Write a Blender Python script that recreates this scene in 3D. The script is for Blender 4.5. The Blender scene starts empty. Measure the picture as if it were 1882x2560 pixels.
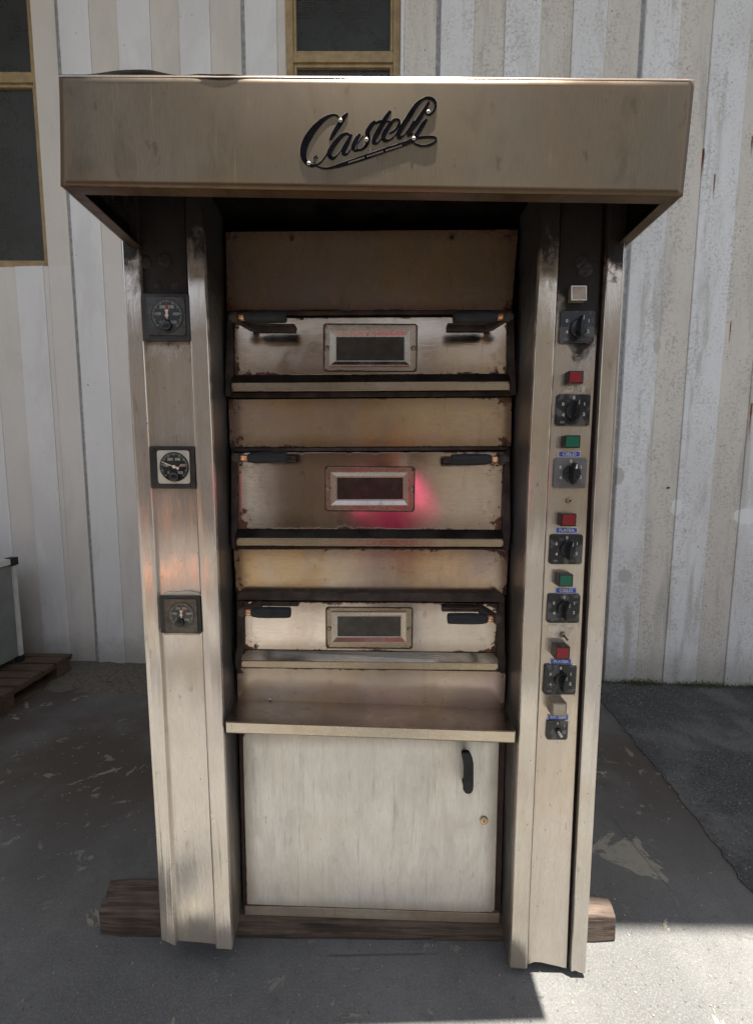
import bpy, bmesh, math, random
from mathutils import Vector, Matrix
from math import radians, sin, cos, pi
random.seed(7)
S = bpy.context.scene
C = S.collection

# ------------------------------------------------------------------ camera
YAW, PITCH, ROLL, FPX, CAMH = 0.0063, 0.1018, 0.0054, 1061.85, 1.68
PW, PH = 1882.0, 2560.0
r0 = Vector((cos(YAW), sin(YAW), 0))
fw = Vector((-sin(YAW)*cos(PITCH), cos(YAW)*cos(PITCH), -sin(PITCH)))
u0 = r0.cross(fw)
RT = r0*cos(ROLL) + u0*sin(ROLL)
UP = -r0*sin(ROLL) + u0*cos(ROLL)
cd = bpy.data.cameras.new('camera')
cam = bpy.data.objects.new('camera', cd); C.objects.link(cam); S.camera = cam
cd.sensor_fit = 'VERTICAL'; cd.sensor_height = 36; cd.sensor_width = 36*PW/PH
cd.lens = FPX/PH*36
cd.clip_start = 0.01; cd.clip_end = 400
cam.matrix_world = Matrix(((RT.x, UP.x, -fw.x, 0), (RT.y, UP.y, -fw.y, 0), (RT.z, UP.z, -fw.z, CAMH), (0, 0, 0, 1)))

# ------------------------------------------------------------------ sky, sun, exposure
SUN = Vector((0.155, -0.148, 2.50)).normalized()
w = bpy.data.worlds.new('World'); S.world = w; w.use_nodes = True
nt = w.node_tree; nt.nodes.clear()
sk = nt.nodes.new('ShaderNodeTexSky'); sk.sky_type = 'NISHITA'; sk.sun_disc = False
sk.sun_elevation = math.asin(SUN.z); sk.sun_rotation = math.atan2(SUN.x, SUN.y)
bg = nt.nodes.new('ShaderNodeBackground'); bg.inputs[1].default_value = 0.068
wo = nt.nodes.new('ShaderNodeOutputWorld')
hs = nt.nodes.new('ShaderNodeHueSaturation'); hs.inputs['Saturation'].default_value = .38
nt.links.new(sk.outputs[0], hs.inputs['Color']); nt.links.new(hs.outputs[0], bg.inputs[0]); nt.links.new(bg.outputs[0], wo.inputs[0])
sl = bpy.data.lights.new('sun', 'SUN'); sl.energy = 5.0; sl.angle = radians(0.5); sl.color = (1, 0.95, 0.86)
so = bpy.data.objects.new('sun', sl); C.objects.link(so); so.location = (2, -2, 12)
so.rotation_euler = SUN.to_track_quat('Z', 'Y').to_euler()
S.view_settings.view_transform = 'Standard'; S.view_settings.look = 'None'
S.view_settings.exposure = 1.85; S.view_settings.gamma = 1
S.cycles.max_bounces = 10
try:
    S.cycles.sample_clamp_indirect = 6
except Exception: pass

def at(px, py, Y):
    """real position, on the upright plane y=Y, of a spot measured in the photograph"""
    R = fw + RT*((px-PW/2)/FPX) - UP*((py-PH/2)/FPX)
    t = Y/R.y
    return Vector((R.x*t, Y, R.z*t + CAMH))
def atg(px, py, z=0.0):
    R = fw + RT*((px-PW/2)/FPX) - UP*((py-PH/2)/FPX)
    t = (z-CAMH)/R.z
    return Vector((R.x*t, R.y*t, z))

def wallpt(px, py):
    R = fw + RT*((px-PW/2)/FPX) - UP*((py-PH/2)/FPX)
    t = 3.34/(R.y+.055*R.x)
    return Vector((R.x*t, R.y*t, R.z*t+CAMH))

# ------------------------------------------------------------------ node helpers
class Mat:
    def __init__(s, name):
        s.m = bpy.data.materials.new(name); s.m.use_nodes = True
        s.t = s.m.node_tree; s.t.nodes.clear()
        s.b = s.n('ShaderNodeBsdfPrincipled'); o = s.n('ShaderNodeOutputMaterial')
        s.t.links.new(s.b.outputs[0], o.inputs[0])
        s.pos = s.n('ShaderNodeNewGeometry').outputs['Position']
    def n(s, k): return s.t.nodes.new(k)
    def l(s, a, b):
        if hasattr(a, 'is_output'): s.t.links.new(a, b)
        else: b.default_value = a
    def vec(s, v, sc=(1, 1, 1), off=(0, 0, 0)):
        m = s.n('ShaderNodeMapping'); s.l(v, m.inputs[0]); m.inputs['Scale'].default_value = sc; m.inputs['Location'].default_value = off
        return m.outputs[0]
    def noise(s, scale, detail=4, rough=.6, sc=(1, 1, 1), off=(0, 0, 0), dist=0, v=None):
        k = s.n('ShaderNodeTexNoise'); s.l(s.vec(v or s.pos, sc, off), k.inputs['Vector'])
        k.inputs['Scale'].default_value = scale; k.inputs['Detail'].default_value = detail
        k.inputs['Roughness'].default_value = rough; k.inputs['Distortion'].default_value = dist
        return k.outputs[0]
    def vor(s, scale, sc=(1, 1, 1), feat='F1', off=(0, 0, 0), v=None):
        k = s.n('ShaderNodeTexVoronoi'); s.l(s.vec(v or s.pos, sc, off), k.inputs['Vector']); k.feature = feat
        k.inputs['Scale'].default_value = scale
        return k.outputs[0]
    def ramp(s, f, a, b, lo=0., hi=1.):
        k = s.n('ShaderNodeMapRange'); s.l(f, k.inputs[0]); k.interpolation_type = 'SMOOTHSTEP'
        k.inputs[1].default_value = a; k.inputs[2].default_value = b; k.inputs[3].default_value = lo; k.inputs[4].default_value = hi
        return k.outputs[0]
    def ma(s, op, a, b=0.):
        k = s.n('ShaderNodeMath'); k.operation = op; s.l(a, k.inputs[0]); s.l(b, k.inputs[1]); return k.outputs[0]
    def mix(s, f, a, b):
        k = s.n('ShaderNodeMix'); k.data_type = 'RGBA'; s.l(f, k.inputs[0])
        for x, i in ((a, 6), (b, 7)):
            if isinstance(x, tuple): k.inputs[i].default_value = (*x, 1)[:4]
            else: s.l(x, k.inputs[i])
        return k.outputs[2]
    def xyz(s, v=None):
        k = s.n('ShaderNodeSeparateXYZ'); s.l(v or s.pos, k.inputs[0]); return k.outputs
    def gen(s): return s.n('ShaderNodeTexCoord').outputs['Generated']
    def bump(s, h, strength=1., dist=.001, prev=None):
        k = s.n('ShaderNodeBump'); s.l(strength, k.inputs['Strength']); k.inputs['Distance'].default_value = dist
        s.l(h, k.inputs['Height'])
        if prev is not None: s.l(prev, k.inputs['Normal'])
        return k.outputs[0]
    def set(s, col=None, rough=None, metal=None, nrm=None, **kw):
        I = s.b.inputs
        if col is not None:
            if isinstance(col, tuple): I['Base Color'].default_value = (*col, 1)[:4]
            else: s.l(col, I['Base Color'])
        if rough is not None: s.l(rough, I['Roughness'])
        if metal is not None: s.l(metal, I['Metallic'])
        if nrm is not None: s.l(nrm, I['Normal'])
        for k, v in kw.items(): s.l(v, I[k])
        return s.m

def plain(name, col, rough=.5, metal=0., var=.25, sc=30, bump=.0006, spec=.5):
    m = Mat(name); m.b.inputs['Specular IOR Level'].default_value = spec; f = m.noise(sc, 5)
    c = m.mix(m.ramp(f, .3, .7), tuple(x*(1-var) for x in col), tuple(min(1, x*(1+var)) for x in col))
    return m.set(c, m.ramp(m.noise(sc*.6, 3, off=(3, 1, 2)), .3, .7, max(.05, rough-.12), min(1, rough+.12)), metal, m.bump(m.noise(sc*4, 4), .6, bump))

SK = 1.0
SOOT = (.010, .008, .007); RUST = (.13, .045, .018); RUSTD = (.035, .016, .010)
def steel(name, base=(.60, .555, .49), rough=.27, size=None, rust=.0, soot_z=None, soot_w=.08, tint=.35, streak='v', film=0., grime=.25, dent=.5, wave=0., rv=.10, gb=.35, m0=1., purple=1., warm=(.52, .38, .22), seed=0, soot_x=None):
    """brushed, stained stainless sheet"""
    m = Mat(name); off = (seed*3.1, seed*1.7, seed*2.3)
    st = (26, 26, 1.2) if streak == 'v' else (1.2, 26, 26)
    grain = m.noise(26, 6, .7, st, off)
    blot = m.noise(3.2, 5, .6, (1, 1, .8), off, .4)
    blot2 = m.noise(9, 6, .65, (1, 1, .55), (off[0]+5, 2, 1), .8)
    speck = m.noise(90, 3, .6, (1, 1, .6), off)
    base = tuple(v*SK for v in base); warm = tuple(v*SK for v in warm)
    c = m.mix(m.ma('MULTIPLY', m.ramp(blot, .42, .66), tint), base, warm)
    c = m.mix(m.ma('MULTIPLY', m.ramp(m.noise(2.3, 3, .5, (1, 1, 1), (9+seed, 4, 7)), .5, .7), min(1., tint*.8)*purple), c, (.37, .285, .30))
    c = m.mix(m.ma('MULTIPLY', m.ramp(blot2, .45, .75), grime), c, tuple(x*.45 for x in base))
    c = m.mix(m.ma('MULTIPLY', m.ramp(grain, .42, .66), .42), c, tuple(x*.62 for x in base))
    # run marks and pits
    runs = m.noise(7, 5, .7, (9, 9, .5), (off[0]+1, 0, 3), .5)
    c = m.mix(m.ma('MULTIPLY', m.ramp(runs, .60, .74), grime*1.3), c, (.20, .13, .075))
    c = m.mix(m.ma('MULTIPLY', m.ramp(speck, .68, .76), .7), c, (.07, .045, .03))
    spt = m.noise(38, 3, .6, (1, 1, .42), (off[0]+2, 5, 5)); c = m.mix(m.ma('MULTIPLY', m.ramp(spt, .66, .72), .42), c, tuple(x*.42 for x in base))
    r = m.ma('ADD', m.ramp(blot2, .3, .8, rough-rv*.4, rough+rv), m.ramp(grain, .2, .8, -.03, .05))
    metal = m0 - film*.45
    if film:
        fl = m.vor(16, (1.6, 1.6, .33), 'DISTANCE_TO_EDGE', off, v=None)
        low = m.ma('SUBTRACT', 1., m.ramp(m.xyz()[2], .55, .95))
        fn = m.ramp(m.noise(5, 5, .6, (2.2, 2.2, .5), off, 1.5), .4, .62)
        fn = m.ma('MULTIPLY', fn, low)
        c = m.mix(m.ma('MULTIPLY', fn, film*.22), c, (.70, .66, .57))
        dr_ = m.ma('MULTIPLY', m.ramp(m.noise(34, 6, .75, (1, 1, .10), off, .35), .48, .66), low)
        c = m.mix(m.ma('MULTIPLY', dr_, film*.40), c, (.72, .69, .62))
        wv = m.n('ShaderNodeVectorMath'); wv.operation = 'ADD'; m.l(m.pos, wv.inputs[0])
        nz = m.n('ShaderNodeTexNoise'); m.l(m.vec(m.pos, (6, 6, 2.5), off), nz.inputs['Vector']); nz.inputs['Scale'].default_value = 2.; nz.inputs['Detail'].default_value = 5
        sc3 = m.n('ShaderNodeVectorMath'); sc3.operation = 'SCALE'; m.l(nz.outputs['Color'], sc3.inputs[0]); sc3.inputs['Scale'].default_value = .09; m.l(sc3.outputs[0], wv.inputs[1])
        cell = m.vor(1., (46, 1, 13), 'DISTANCE_TO_EDGE', off, v=wv.outputs[0])
        net = m.ma('MULTIPLY', m.ma('SUBTRACT', 1., m.ramp(cell, .0, .05)), m.ma('MULTIPLY', low, m.ramp(m.noise(3.5, 4, .6, (1, 1, .6), (off[0], 7, 1)), .42, .60, .0, 1.)))
        c = m.mix(m.ma('MULTIPLY', net, film*.09), c, (.34, .29, .23))
        scr = m.ma('MULTIPLY', m.ramp(m.noise(120, 3, .6, (1, 1, .03), off, .1), .62, .70), low); c = m.mix(m.ma('MULTIPLY', scr, film*.4), c, (.30, .25, .2))
        dk = m.ma('MULTIPLY', m.ramp(m.noise(20, 6, .75, (1.3, 1, .09), (off[0]+8, 3, 2), .6), .56, .70), low)
        c = m.mix(m.ma('MULTIPLY', dk, film*.40), c, (.27, .22, .17))
        r = m.ma('ADD', r, m.ma('MULTIPLY', fn, film*.16))
    mm = metal
    h1 = m.bump(m.noise(3.4, 1.2, .4, (1, 1, .7), off), dent, .010)
    if wave: h1 = m.bump(m.noise(2.2, 1.5, .5, (9, 1, .22), off), wave, .004, h1)
    h2 = m.bump(grain, gb, .0006, h1)
    if film: h2 = m.bump(m.noise(30, 6, .7, (2.0, 2.0, .25), off, 1.2), film*.6, .0018, h2); h2 = m.bump(net, film*.12, -.0012, h2)
    mask = None
    if size and rust:
        g = m.xyz(m.gen()); W, H = size
        dx = m.ma('MULTIPLY', m.ma('MINIMUM', g[0], m.ma('SUBTRACT', 1., g[0])), W)
        dz = m.ma('MULTIPLY', m.ma('MINIMUM', g[2], m.ma('SUBTRACT', 1., g[2])), H)
        d2 = m.ma('MINIMUM', dx, dz)
        dc = m.ma('SQRT', m.ma('ADD', m.ma('MULTIPLY', dx, dx), m.ma('MULTIPLY', dz, dz)))
        n1 = m.noise(38, 6, .7, (1, 1, 1), off); n0 = m.ramp(m.noise(5, 3, .6, (1, 1, 1), off), .42, .66, .15, 1.)
        le = m.ma('MULTIPLY', m.ma('MULTIPLY', m.ramp(n1, .35, .75), n0), .017*rust)
        lc = m.ma('MULTIPLY', m.ramp(n1, .30, .75), .070*rust)
        dd = m.ma('MINIMUM', m.ma('SUBTRACT', d2, le), m.ma('SUBTRACT', dc, lc))
        mask = m.ma('SUBTRACT', 1., m.ramp(dd, -.0005, .004))
        halo = m.ma('SUBTRACT', 1., m.ramp(dd, .0, .05))
        c = m.mix(m.ma('MULTIPLY', halo, .45), c, (.17, .105, .06))
        rc = m.mix(m.ramp(m.noise(60, 4, .6, off=off), .4, .65), RUSTD, RUST)
        c = m.mix(mask, c, rc)
        r = m.ma('ADD', r, m.ma('MULTIPLY', mask, .5))
        mm = m.ma('MULTIPLY', m.ma('SUBTRACT', 1., mask), metal)
    if soot_z is not None:
        z = m.xyz()[2]
        zz = m.ma('ADD', z, m.ma('MULTIPLY', m.ma('SUBTRACT', m.noise(14, 6, .75, (1.2, 1, .8), off, .3), .5), .34))
        if soot_x:      # (x centre, strength): the soot hangs lower near this line
            dxx = m.ma('ABSOLUTE', m.ma('SUBTRACT', m.xyz()[0], soot_x[0]))
            zz = m.ma('ADD', zz, m.ramp(dxx, 0., soot_x[2], soot_x[1], 0.))
        k = m.ramp(zz, soot_z-soot_w, soot_z+soot_w)
        sc_ = m.mix(m.ramp(m.noise(45, 5, .7, off=off), .45, .7), SOOT, (.018, .011, .008))
        c = m.mix(k, c, sc_); r = m.ma('ADD', r, m.ma('MULTIPLY', k, .6))
        mm = m.ma('MULTIPLY', m.ma('SUBTRACT', 1., k), mm)
        h2 = m.bump(m.noise(60, 5, .7, off=off), m.ma('MULTIPLY', k, .7), .003, h2)
    return m.set(c, r, mm, h2)

# ------------------------------------------------------------------ mesh helpers
def link(name, bm, mat, parent=None, loc=None, bevel=0, seg=2, smooth=False):
    """one mesh object; vertices given in world space, its origin moved to loc (or to its lowest middle)"""
    bmesh.ops.recalc_face_normals(bm, faces=bm.faces[:])
    me = bpy.data.meshes.new(name)
    if loc is None:
        xs = [v.co.x for v in bm.verts]; ys = [v.co.y for v in bm.verts]; zs = [v.co.z for v in bm.verts]
        loc = Vector(((min(xs)+max(xs))/2, (min(ys)+max(ys))/2, min(zs)))
    loc = Vector(loc)
    bmesh.ops.translate(bm, verts=bm.verts[:], vec=-loc)
    if smooth:
        for f in bm.faces: f.smooth = True
    bm.to_mesh(me); bm.free()
    o = bpy.data.objects.new(name, me); C.objects.link(o)
    for mt in (mat if isinstance(mat, (list, tuple)) else [mat]): me.materials.append(mt)
    o.location = loc
    if parent is not None:
        o.parent = parent; o.matrix_parent_inverse = Matrix.Translation(-wloc(parent))
    if bevel:
        b = o.modifiers.new('bevel', 'BEVEL'); b.width = bevel; b.segments = seg; b.limit_method = 'ANGLE'; b.angle_limit = radians(40)
        b.harden_normals = False
    o['wl'] = list(loc)
    return o
def each(name, bm, mat, parent=None, **k):
    """like link, but every loose piece becomes an object of its own"""
    left = set(bm.verts); out = []
    while left:
        v0 = next(iter(sorted(left, key=lambda v: v.index))) if False else left.pop(); isl = {v0}; st = [v0]
        while st:
            v = st.pop()
            for e in v.link_edges:
                w_ = e.other_vert(v)
                if w_ not in isl: isl.add(w_); st.append(w_)
        left -= isl
        nb = bmesh.new(); mp = {v: nb.verts.new(v.co) for v in isl}
        for f in {f for v in isl for f in v.link_faces}:
            g = nb.faces.new([mp[v] for v in f.verts]); g.material_index = f.material_index; g.smooth = f.smooth
        out.append(link(name, nb, mat, parent, **k))
    bm.free(); return out
def wloc(o): return Vector(o['wl'])
def empty(name, loc, parent=None):
    o = bpy.data.objects.new(name, None); C.objects.link(o); o.location = loc; o['wl'] = list(loc); o.empty_display_size = .1
    if parent is not None:
        o.parent = parent; o.matrix_parent_inverse = Matrix.Translation(-wloc(parent))
    return o
def tag(o, label=None, cat=None, group=None, kind=None):
    if label: o['label'] = label
    if cat: o['category'] = cat
    if group: o['group'] = group
    if kind: o['kind'] = kind
    return o
def box(bm, a, b, mi=0):
    x0, y0, z0 = a; x1, y1, z1 = b
    v = [bm.verts.new(p) for p in ((x0, y0, z0), (x1, y0, z0), (x1, y1, z0), (x0, y1, z0), (x0, y0, z1), (x1, y0, z1), (x1, y1, z1), (x0, y1, z1))]
    for f in ((0, 1, 5, 4), (1, 2, 6, 5), (2, 3, 7, 6), (3, 0, 4, 7), (4, 5, 6, 7), (3, 2, 1, 0)):
        bm.faces.new([v[i] for i in f]).material_index = mi
def prism(bm, front, back, mi=0, cap=True):
    a = [bm.verts.new(p) for p in front]; b = [bm.verts.new(p) for p in back]
    n = len(a)
    if cap:
        bm.faces.new(a).material_index = mi; bm.faces.new(b[::-1]).material_index = mi
    for i in range(n):
        j = (i+1) % n
        bm.faces.new((a[j], a[i], b[i], b[j])).material_index = mi
def TL(py): return .050*max(0, py-440)/2000      # the pillars lean: their feet stand a little farther back
def sheet(bm, px, Y, th=.003, mi=0, tilt=False):
    """flat plate whose outline was measured in the photograph, lying on plane y=Y, th thick behind it"""
    f = [at(x, y, Y+(TL(y) if tilt else 0)) for x, y in px]
    prism(bm, f, [p+Vector((0, th, 0)) for p in f], mi)
def hull(bm, P, th, mi=0):
    """quad P of world points thickened along its normal"""
    n = (P[1]-P[0]).cross(P[3]-P[0]).normalized()
    prism(bm, P, [p+n*th for p in P], mi)
def cyl(bm, a, b, r1, r2=None, n=20, mi=0, cap=True):
    a = Vector(a); b = Vector(b); r2 = r1 if r2 is None else r2
    d = (b-a).normalized(); q = d.to_track_quat('Z', 'Y')
    A = [bm.verts.new(a+q@Vector((r1*cos(2*pi*i/n), r1*sin(2*pi*i/n), 0))) for i in range(n)]
    B = [bm.verts.new(b+q@Vector((r2*cos(2*pi*i/n), r2*sin(2*pi*i/n), 0))) for i in range(n)]
    for i in range(n):
        j = (i+1) % n; f = bm.faces.new((A[i], A[j], B[j], B[i])); f.material_index = mi; f.smooth = True
    if cap:
        bm.faces.new(A[::-1]).material_index = mi; bm.faces.new(B).material_index = mi
def lathe(bm, a, d, prof, n=24, mi=0):
    a = Vector(a); d = Vector(d).normalized(); q = d.to_track_quat('Z', 'Y'); rings = []
    for t, r in prof:
        rings.append([bm.verts.new(a+d*t+q@Vector((r*cos(2*pi*i/n), r*sin(2*pi*i/n), 0))) for i in range(n)])
    for R0, R1 in zip(rings, rings[1:]):
        for i in range(n):
            j = (i+1) % n; f = bm.faces.new((R0[i], R0[j], R1[j], R1[i])); f.material_index = mi; f.smooth = True
    bm.faces.new(rings[0][::-1]).material_index = mi; bm.faces.new(rings[-1]).material_index = mi
def rrect(px0, py0, px1, py1, r, Y, n=5, dy=0):
    """rounded rectangle outline on plane Y from photo measures"""
    a = at(px0, (py0+py1)/2, Y); b = at(px1, (py0+py1)/2, Y)
    t = at((px0+px1)/2, py0, Y); u = at((px0+px1)/2, py1, Y)
    x0, x1, z0, z1 = a.x, b.x, u.z, t.z
    P = []
    for cx, cz, s in ((x1-r, z1-r, 0), (x0+r, z1-r, 1), (x0+r, z0+r, 2), (x1-r, z0+r, 3)):
        for i in range(n+1):
            an = (s+i/n)*pi/2; P.append(Vector((cx+r*cos(an), Y, cz+r*sin(an))))
    return P
def rplate(bm, P, th, mi=0): prism(bm, P, [p+Vector((0, th, 0)) for p in P], mi)
def text(name, s, size, loc, mat, parent, ext=.0002, bold=0., rot=0., align='CENTER', sx=1.):
    cu = bpy.data.curves.new(name, 'FONT'); cu.body = s; cu.size = size; cu.extrude = ext; cu.offset = bold
    cu.align_x = align; cu.align_y = 'CENTER'; cu.resolution_u = 3
    o = bpy.data.objects.new(name, cu); C.objects.link(o)
    dg = bpy.context.evaluated_depsgraph_get(); me = bpy.data.meshes.new_from_object(o.evaluated_get(dg))
    bpy.data.objects.remove(o)
    me.transform(Matrix.Rotation(pi/2, 4, 'X') @ Matrix.Rotation(rot, 4, 'Z') @ Matrix.Diagonal((sx, 1, 1, 1)))
    me.name = name; me.materials.clear(); me.materials.append(mat)
    m = bpy.data.objects.new(name, me); C.objects.link(m); m.location = loc; m['wl'] = list(loc)
    m.parent = parent; m.matrix_parent_inverse = Matrix.Translation(-wloc(parent))
    return m

# ================================================================== MATERIALS of the setting
def mat_concrete():
    m = Mat('concrete_floor')
    a = m.noise(1.3, 6, .6); b = m.noise(9, 8, .7, off=(3, 2, 1)); g = m.noise(160, 4, .7); x = m.xyz()
    c = m.mix(m.ramp(a, .35, .65), (.098, .098, .097), (.148, .147, .142))
    c = m.mix(m.ma('MULTIPLY', m.ramp(b, .45, .75), .5), c, (.082, .080, .077))
    c = m.mix(m.ma('MULTIPLY', m.ramp(g, .45, .7), .35), c, (.29, .285, .265))
    # browner and darker towards the wall, unevenly
    br = m.ma('MULTIPLY', m.ramp(x[1], 1.3, 2.2), m.ramp(m.noise(1.7, 4, .6, off=(7, 1, 0)), .3, .6, .25, .95))
    c = m.mix(br, c, (.066, .052, .041))
    # pale mortar patches with ragged outlines
    p = m.noise(3.1, 7, .68, (1, 1, 1), (11.3, 4.1, 0), .7)
    pm = m.ramp(p, .612, .632)
    c = m.mix(m.ma('MULTIPLY', pm, .75), c, (.30, .275, .215))
    p2 = m.noise(9.5, 7, .72, (1, 1.3, 1), (1.3, 8.1, 0), .5); pm2 = m.ma('MULTIPLY', m.ramp(p2, .60, .62), m.ramp(m.noise(1.1, 2, .5, (1, 1, 1), (5, 5, 0)), .42, .55))
    c = m.mix(m.ma('MULTIPLY', pm2, .7), c, (.26, .245, .205))
    dk2 = m.ramp(m.noise(24, 7, .8, (1, 1, 1), (6, 1, 0)), .50, .68); c = m.mix(m.ma('MULTIPLY', dk2, .45), c, (.070, .068, .066))
    pit = m.ramp(m.noise(75, 3, .6, (1, 1, 1), (2, 2, 0)), .66, .71); c = m.mix(m.ma('MULTIPLY', pit, .75), c, (.045, .044, .042))
    # dark oily spots
    sp = m.ramp(m.noise(16, 4, .6, (1, 1.6, 1), (2, 9, 0)), .70, .735)
    c = m.mix(m.ma('MULTIPLY', sp, .7), c, (.05, .048, .045))
    cr = m.ma('MULTIPLY', m.ma('SUBTRACT', 1., m.ramp(m.vor(1.15, (1, .8, 1), 'DISTANCE_TO_EDGE', (.3, .45, 0), v=None), .0, .006)), m.ramp(a, .48, .56))
    c = m.mix(m.ma('MULTIPLY', cr, .6), c, (.06, .055, .05))
    n = m.bump(m.noise(220, 4, .75), .5, .0022)
    n = m.bump(b, .4, .008, n); n = m.bump(pm, .7, .004, n); n = m.bump(pm2, .7, .003, n); n = m.bump(pit, .8, -.003, n); n = m.bump(m.noise(24, 7, .8, (1, 1, 1), (6, 1, 0)), .5, .006, n); n = m.bump(cr, .5, -.004, n)
    return m.set(c, .88, 0., n)
def mat_asphalt():
    m = Mat('asphalt'); v = m.vor(170, feat='F1'); g = m.noise(90, 6, .75)
    c = m.mix(m.ramp(g, .4, .7), (.045, .046, .047), (.125, .124, .12))
    c = m.mix(m.ramp(m.noise(150, 2), .64, .70), c, (.27, .265, .25))
    c = m.mix(m.ma('MULTIPLY', m.ramp(m.noise(2.2, 5), .45, .7), .7), c, (.19, .185, .172))
    n = m.bump(v, .9, .006); n = m.bump(g, .8, .01, n)
    return m.set(c, .9, 0., n)
def mat_earth():
    m = Mat('rough_mortar'); g = m.noise(50, 7, .8)
    c = m.mix(m.ramp(g, .35, .7), (.10, .085, .065), (.24, .215, .175))
    n = m.bump(g, 1, .02); return m.set(c, .95, 0., n)
def mat_paint(name, col, dirt=.5):
    m = Mat(name); x = m.xyz()
    a = m.noise(2.1, 5, .6, (1, 1, .5)); b = m.noise(55, 7, .8, (1, 1, 1)); c0 = m.noise(6, 6, .7, (1.5, 1, .45), (3, 3, 3), .6)
    c = m.mix(m.ma('MULTIPLY', m.ramp(a, .35, .7), .35), col, tuple(v*.80 for v in col))
    lowp = m.ma('MULTIPLY', m.ma('SUBTRACT', 1., m.ramp(m.ma('ADD', x[2], m.ma('MULTIPLY', m.noise(8, 4), .02)), 3.245, 3.262)), m.ma('SUBTRACT', 1., m.ramp(x[0], -1., -.6)))
    c = m.mix(m.ma('MULTIPLY', lowp, .38), c, (.70, .68, .665))
    c = m.mix(m.ma('MULTIPLY', m.ramp(m.noise(1.1, 6, .65, (2, 1, .6), (4, 2, 9), .5), .48, .62), .22), c, (.42, .39, .35))
    # rough blistered grey weathering, growing towards the right end of the wall and its foot
    side = m.ramp(x[0], -1.2, 1.0, .12, 1.)
    rg = m.ma('MULTIPLY', m.ramp(b, .49, .58), m.ma('MULTIPLY', m.ramp(c0, .35, .62), side))
    c = m.mix(m.ma('MULTIPLY', rg, .62*dirt+.2), c, (.27, .255, .23))
    c = m.mix(m.ma('MULTIPLY', m.ma('MULTIPLY', m.ramp(m.noise(3, 5, .65, (3, 1, .35), (8, 0, 2), .4), .52, .68), side), .55), c, (.40, .375, .33))
    sp = m.ramp(m.noise(42, 2, .4, (1, 1, .8), (4, 4, 1)), .76, .79)
    c = m.mix(m.ma('MULTIPLY', sp, .8), c, (.12, .10, .085))
    # long rust weeps on the right
    ru = m.ma('MULTIPLY', m.ramp(m.noise(5, 3, .6, (7, 1, .7), (2.7, 0, 1.2)), .74, .77), m.ramp(x[0], 1.6, 1.9))
    c = m.mix(ru, c, (.22, .085, .03))
    for px_, y0_, y1_, w_ in ((1757, 372, 460, .010), (1784, 438, 510, .008), (1826, 803, 880, .006), (1876, 1008, 1120, .012), (1880, 340, 400, .010)):
        a_, b_ = wallpt(px_, y0_), wallpt(px_, y1_)
        wd = m.ma('ADD', m.ma('ABSOLUTE', m.ma('SUBTRACT', x[0], a_.x)), m.ma('MULTIPLY', m.ma('SUBTRACT', m.noise(30, 3), .5), .012))
        zz = m.ma('MULTIPLY', m.ramp(x[2], b_.z, b_.z+(a_.z-b_.z)*.8), m.ma('SUBTRACT', 1., m.ramp(x[2], a_.z-.01, a_.z+.01)))
        k_ = m.ma('MULTIPLY', m.ma('SUBTRACT', 1., m.ramp(wd, w_*.3, w_)), zz); c = m.mix(k_, c, (.17, .055, .018))
    for px_, py_, rx, rz in ((1690, 1268, .045, .06), (1862, 1292, .09, .07), (1560, 1440, .055, .06), (1545, 1190, .04, .07), (1640, 865, .03, .06)):
        q = wallpt(px_, py_); dx_ = m.ma('DIVIDE', m.ma('SUBTRACT', x[0], q.x), rx); dz_ = m.ma('DIVIDE', m.ma('SUBTRACT', x[2], q.z), rz)
        d_ = m.ma('ADD', m.ma('SQRT', m.ma('ADD', m.ma('MULTIPLY', dx_, dx_), m.ma('MULTIPLY', dz_, dz_))), m.ma('MULTIPLY', m.ma('SUBTRACT', m.noise(14, 5, .7), .5), 1.1))
        c = m.mix(m.ma('MULTIPLY', m.ma('SUBTRACT', 1., m.ramp(d_, .85, .95)), .8), c, (.80, .80, .79) if px_ in (1690, 1862) else (.47, .44, .39))
    # darker, greyer foot with an uneven upper edge
    ft = m.ma('SUBTRACT', 1., m.ramp(m.ma('ADD', x[2], m.ma('MULTIPLY', m.noise(9, 5, .7), .35)), .20, .55))
    c = m.mix(m.ma('MULTIPLY', ft, .55), c, (.23, .225, .19))
    n = m.bump(b, m.ma('MULTIPLY', side, .45), .004); n = m.bump(m.noise(260, 3), .3, .001, n)
    return m.set(c, .8, 0., n)
def mat_wood(name, c1=(.22, .13, .07), c2=(.09, .05, .03), axis='x', sc=1.):
    m = Mat(name); s = {'x': (.06, 1, 1), 'y': (1, .06, 1)}[axis]
    g = m.noise(70*sc, 6, .6, s, dist=.6); k = m.noise(7, 4)
    c = m.mix(m.ramp(g, .3, .7), c1, c2); c = m.mix(m.ma('MULTIPLY', m.ramp(k, .4, .7), .5), c, tuple(v*.5 for v in c2))
    c = m.mix(m.ma('MULTIPLY', m.ramp(m.noise(25, 5, .7, s), .62, .7), .7), c, (.02, .014, .01))
    return m.set(c, .8, 0., m.bump(g, .9, .004))

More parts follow.
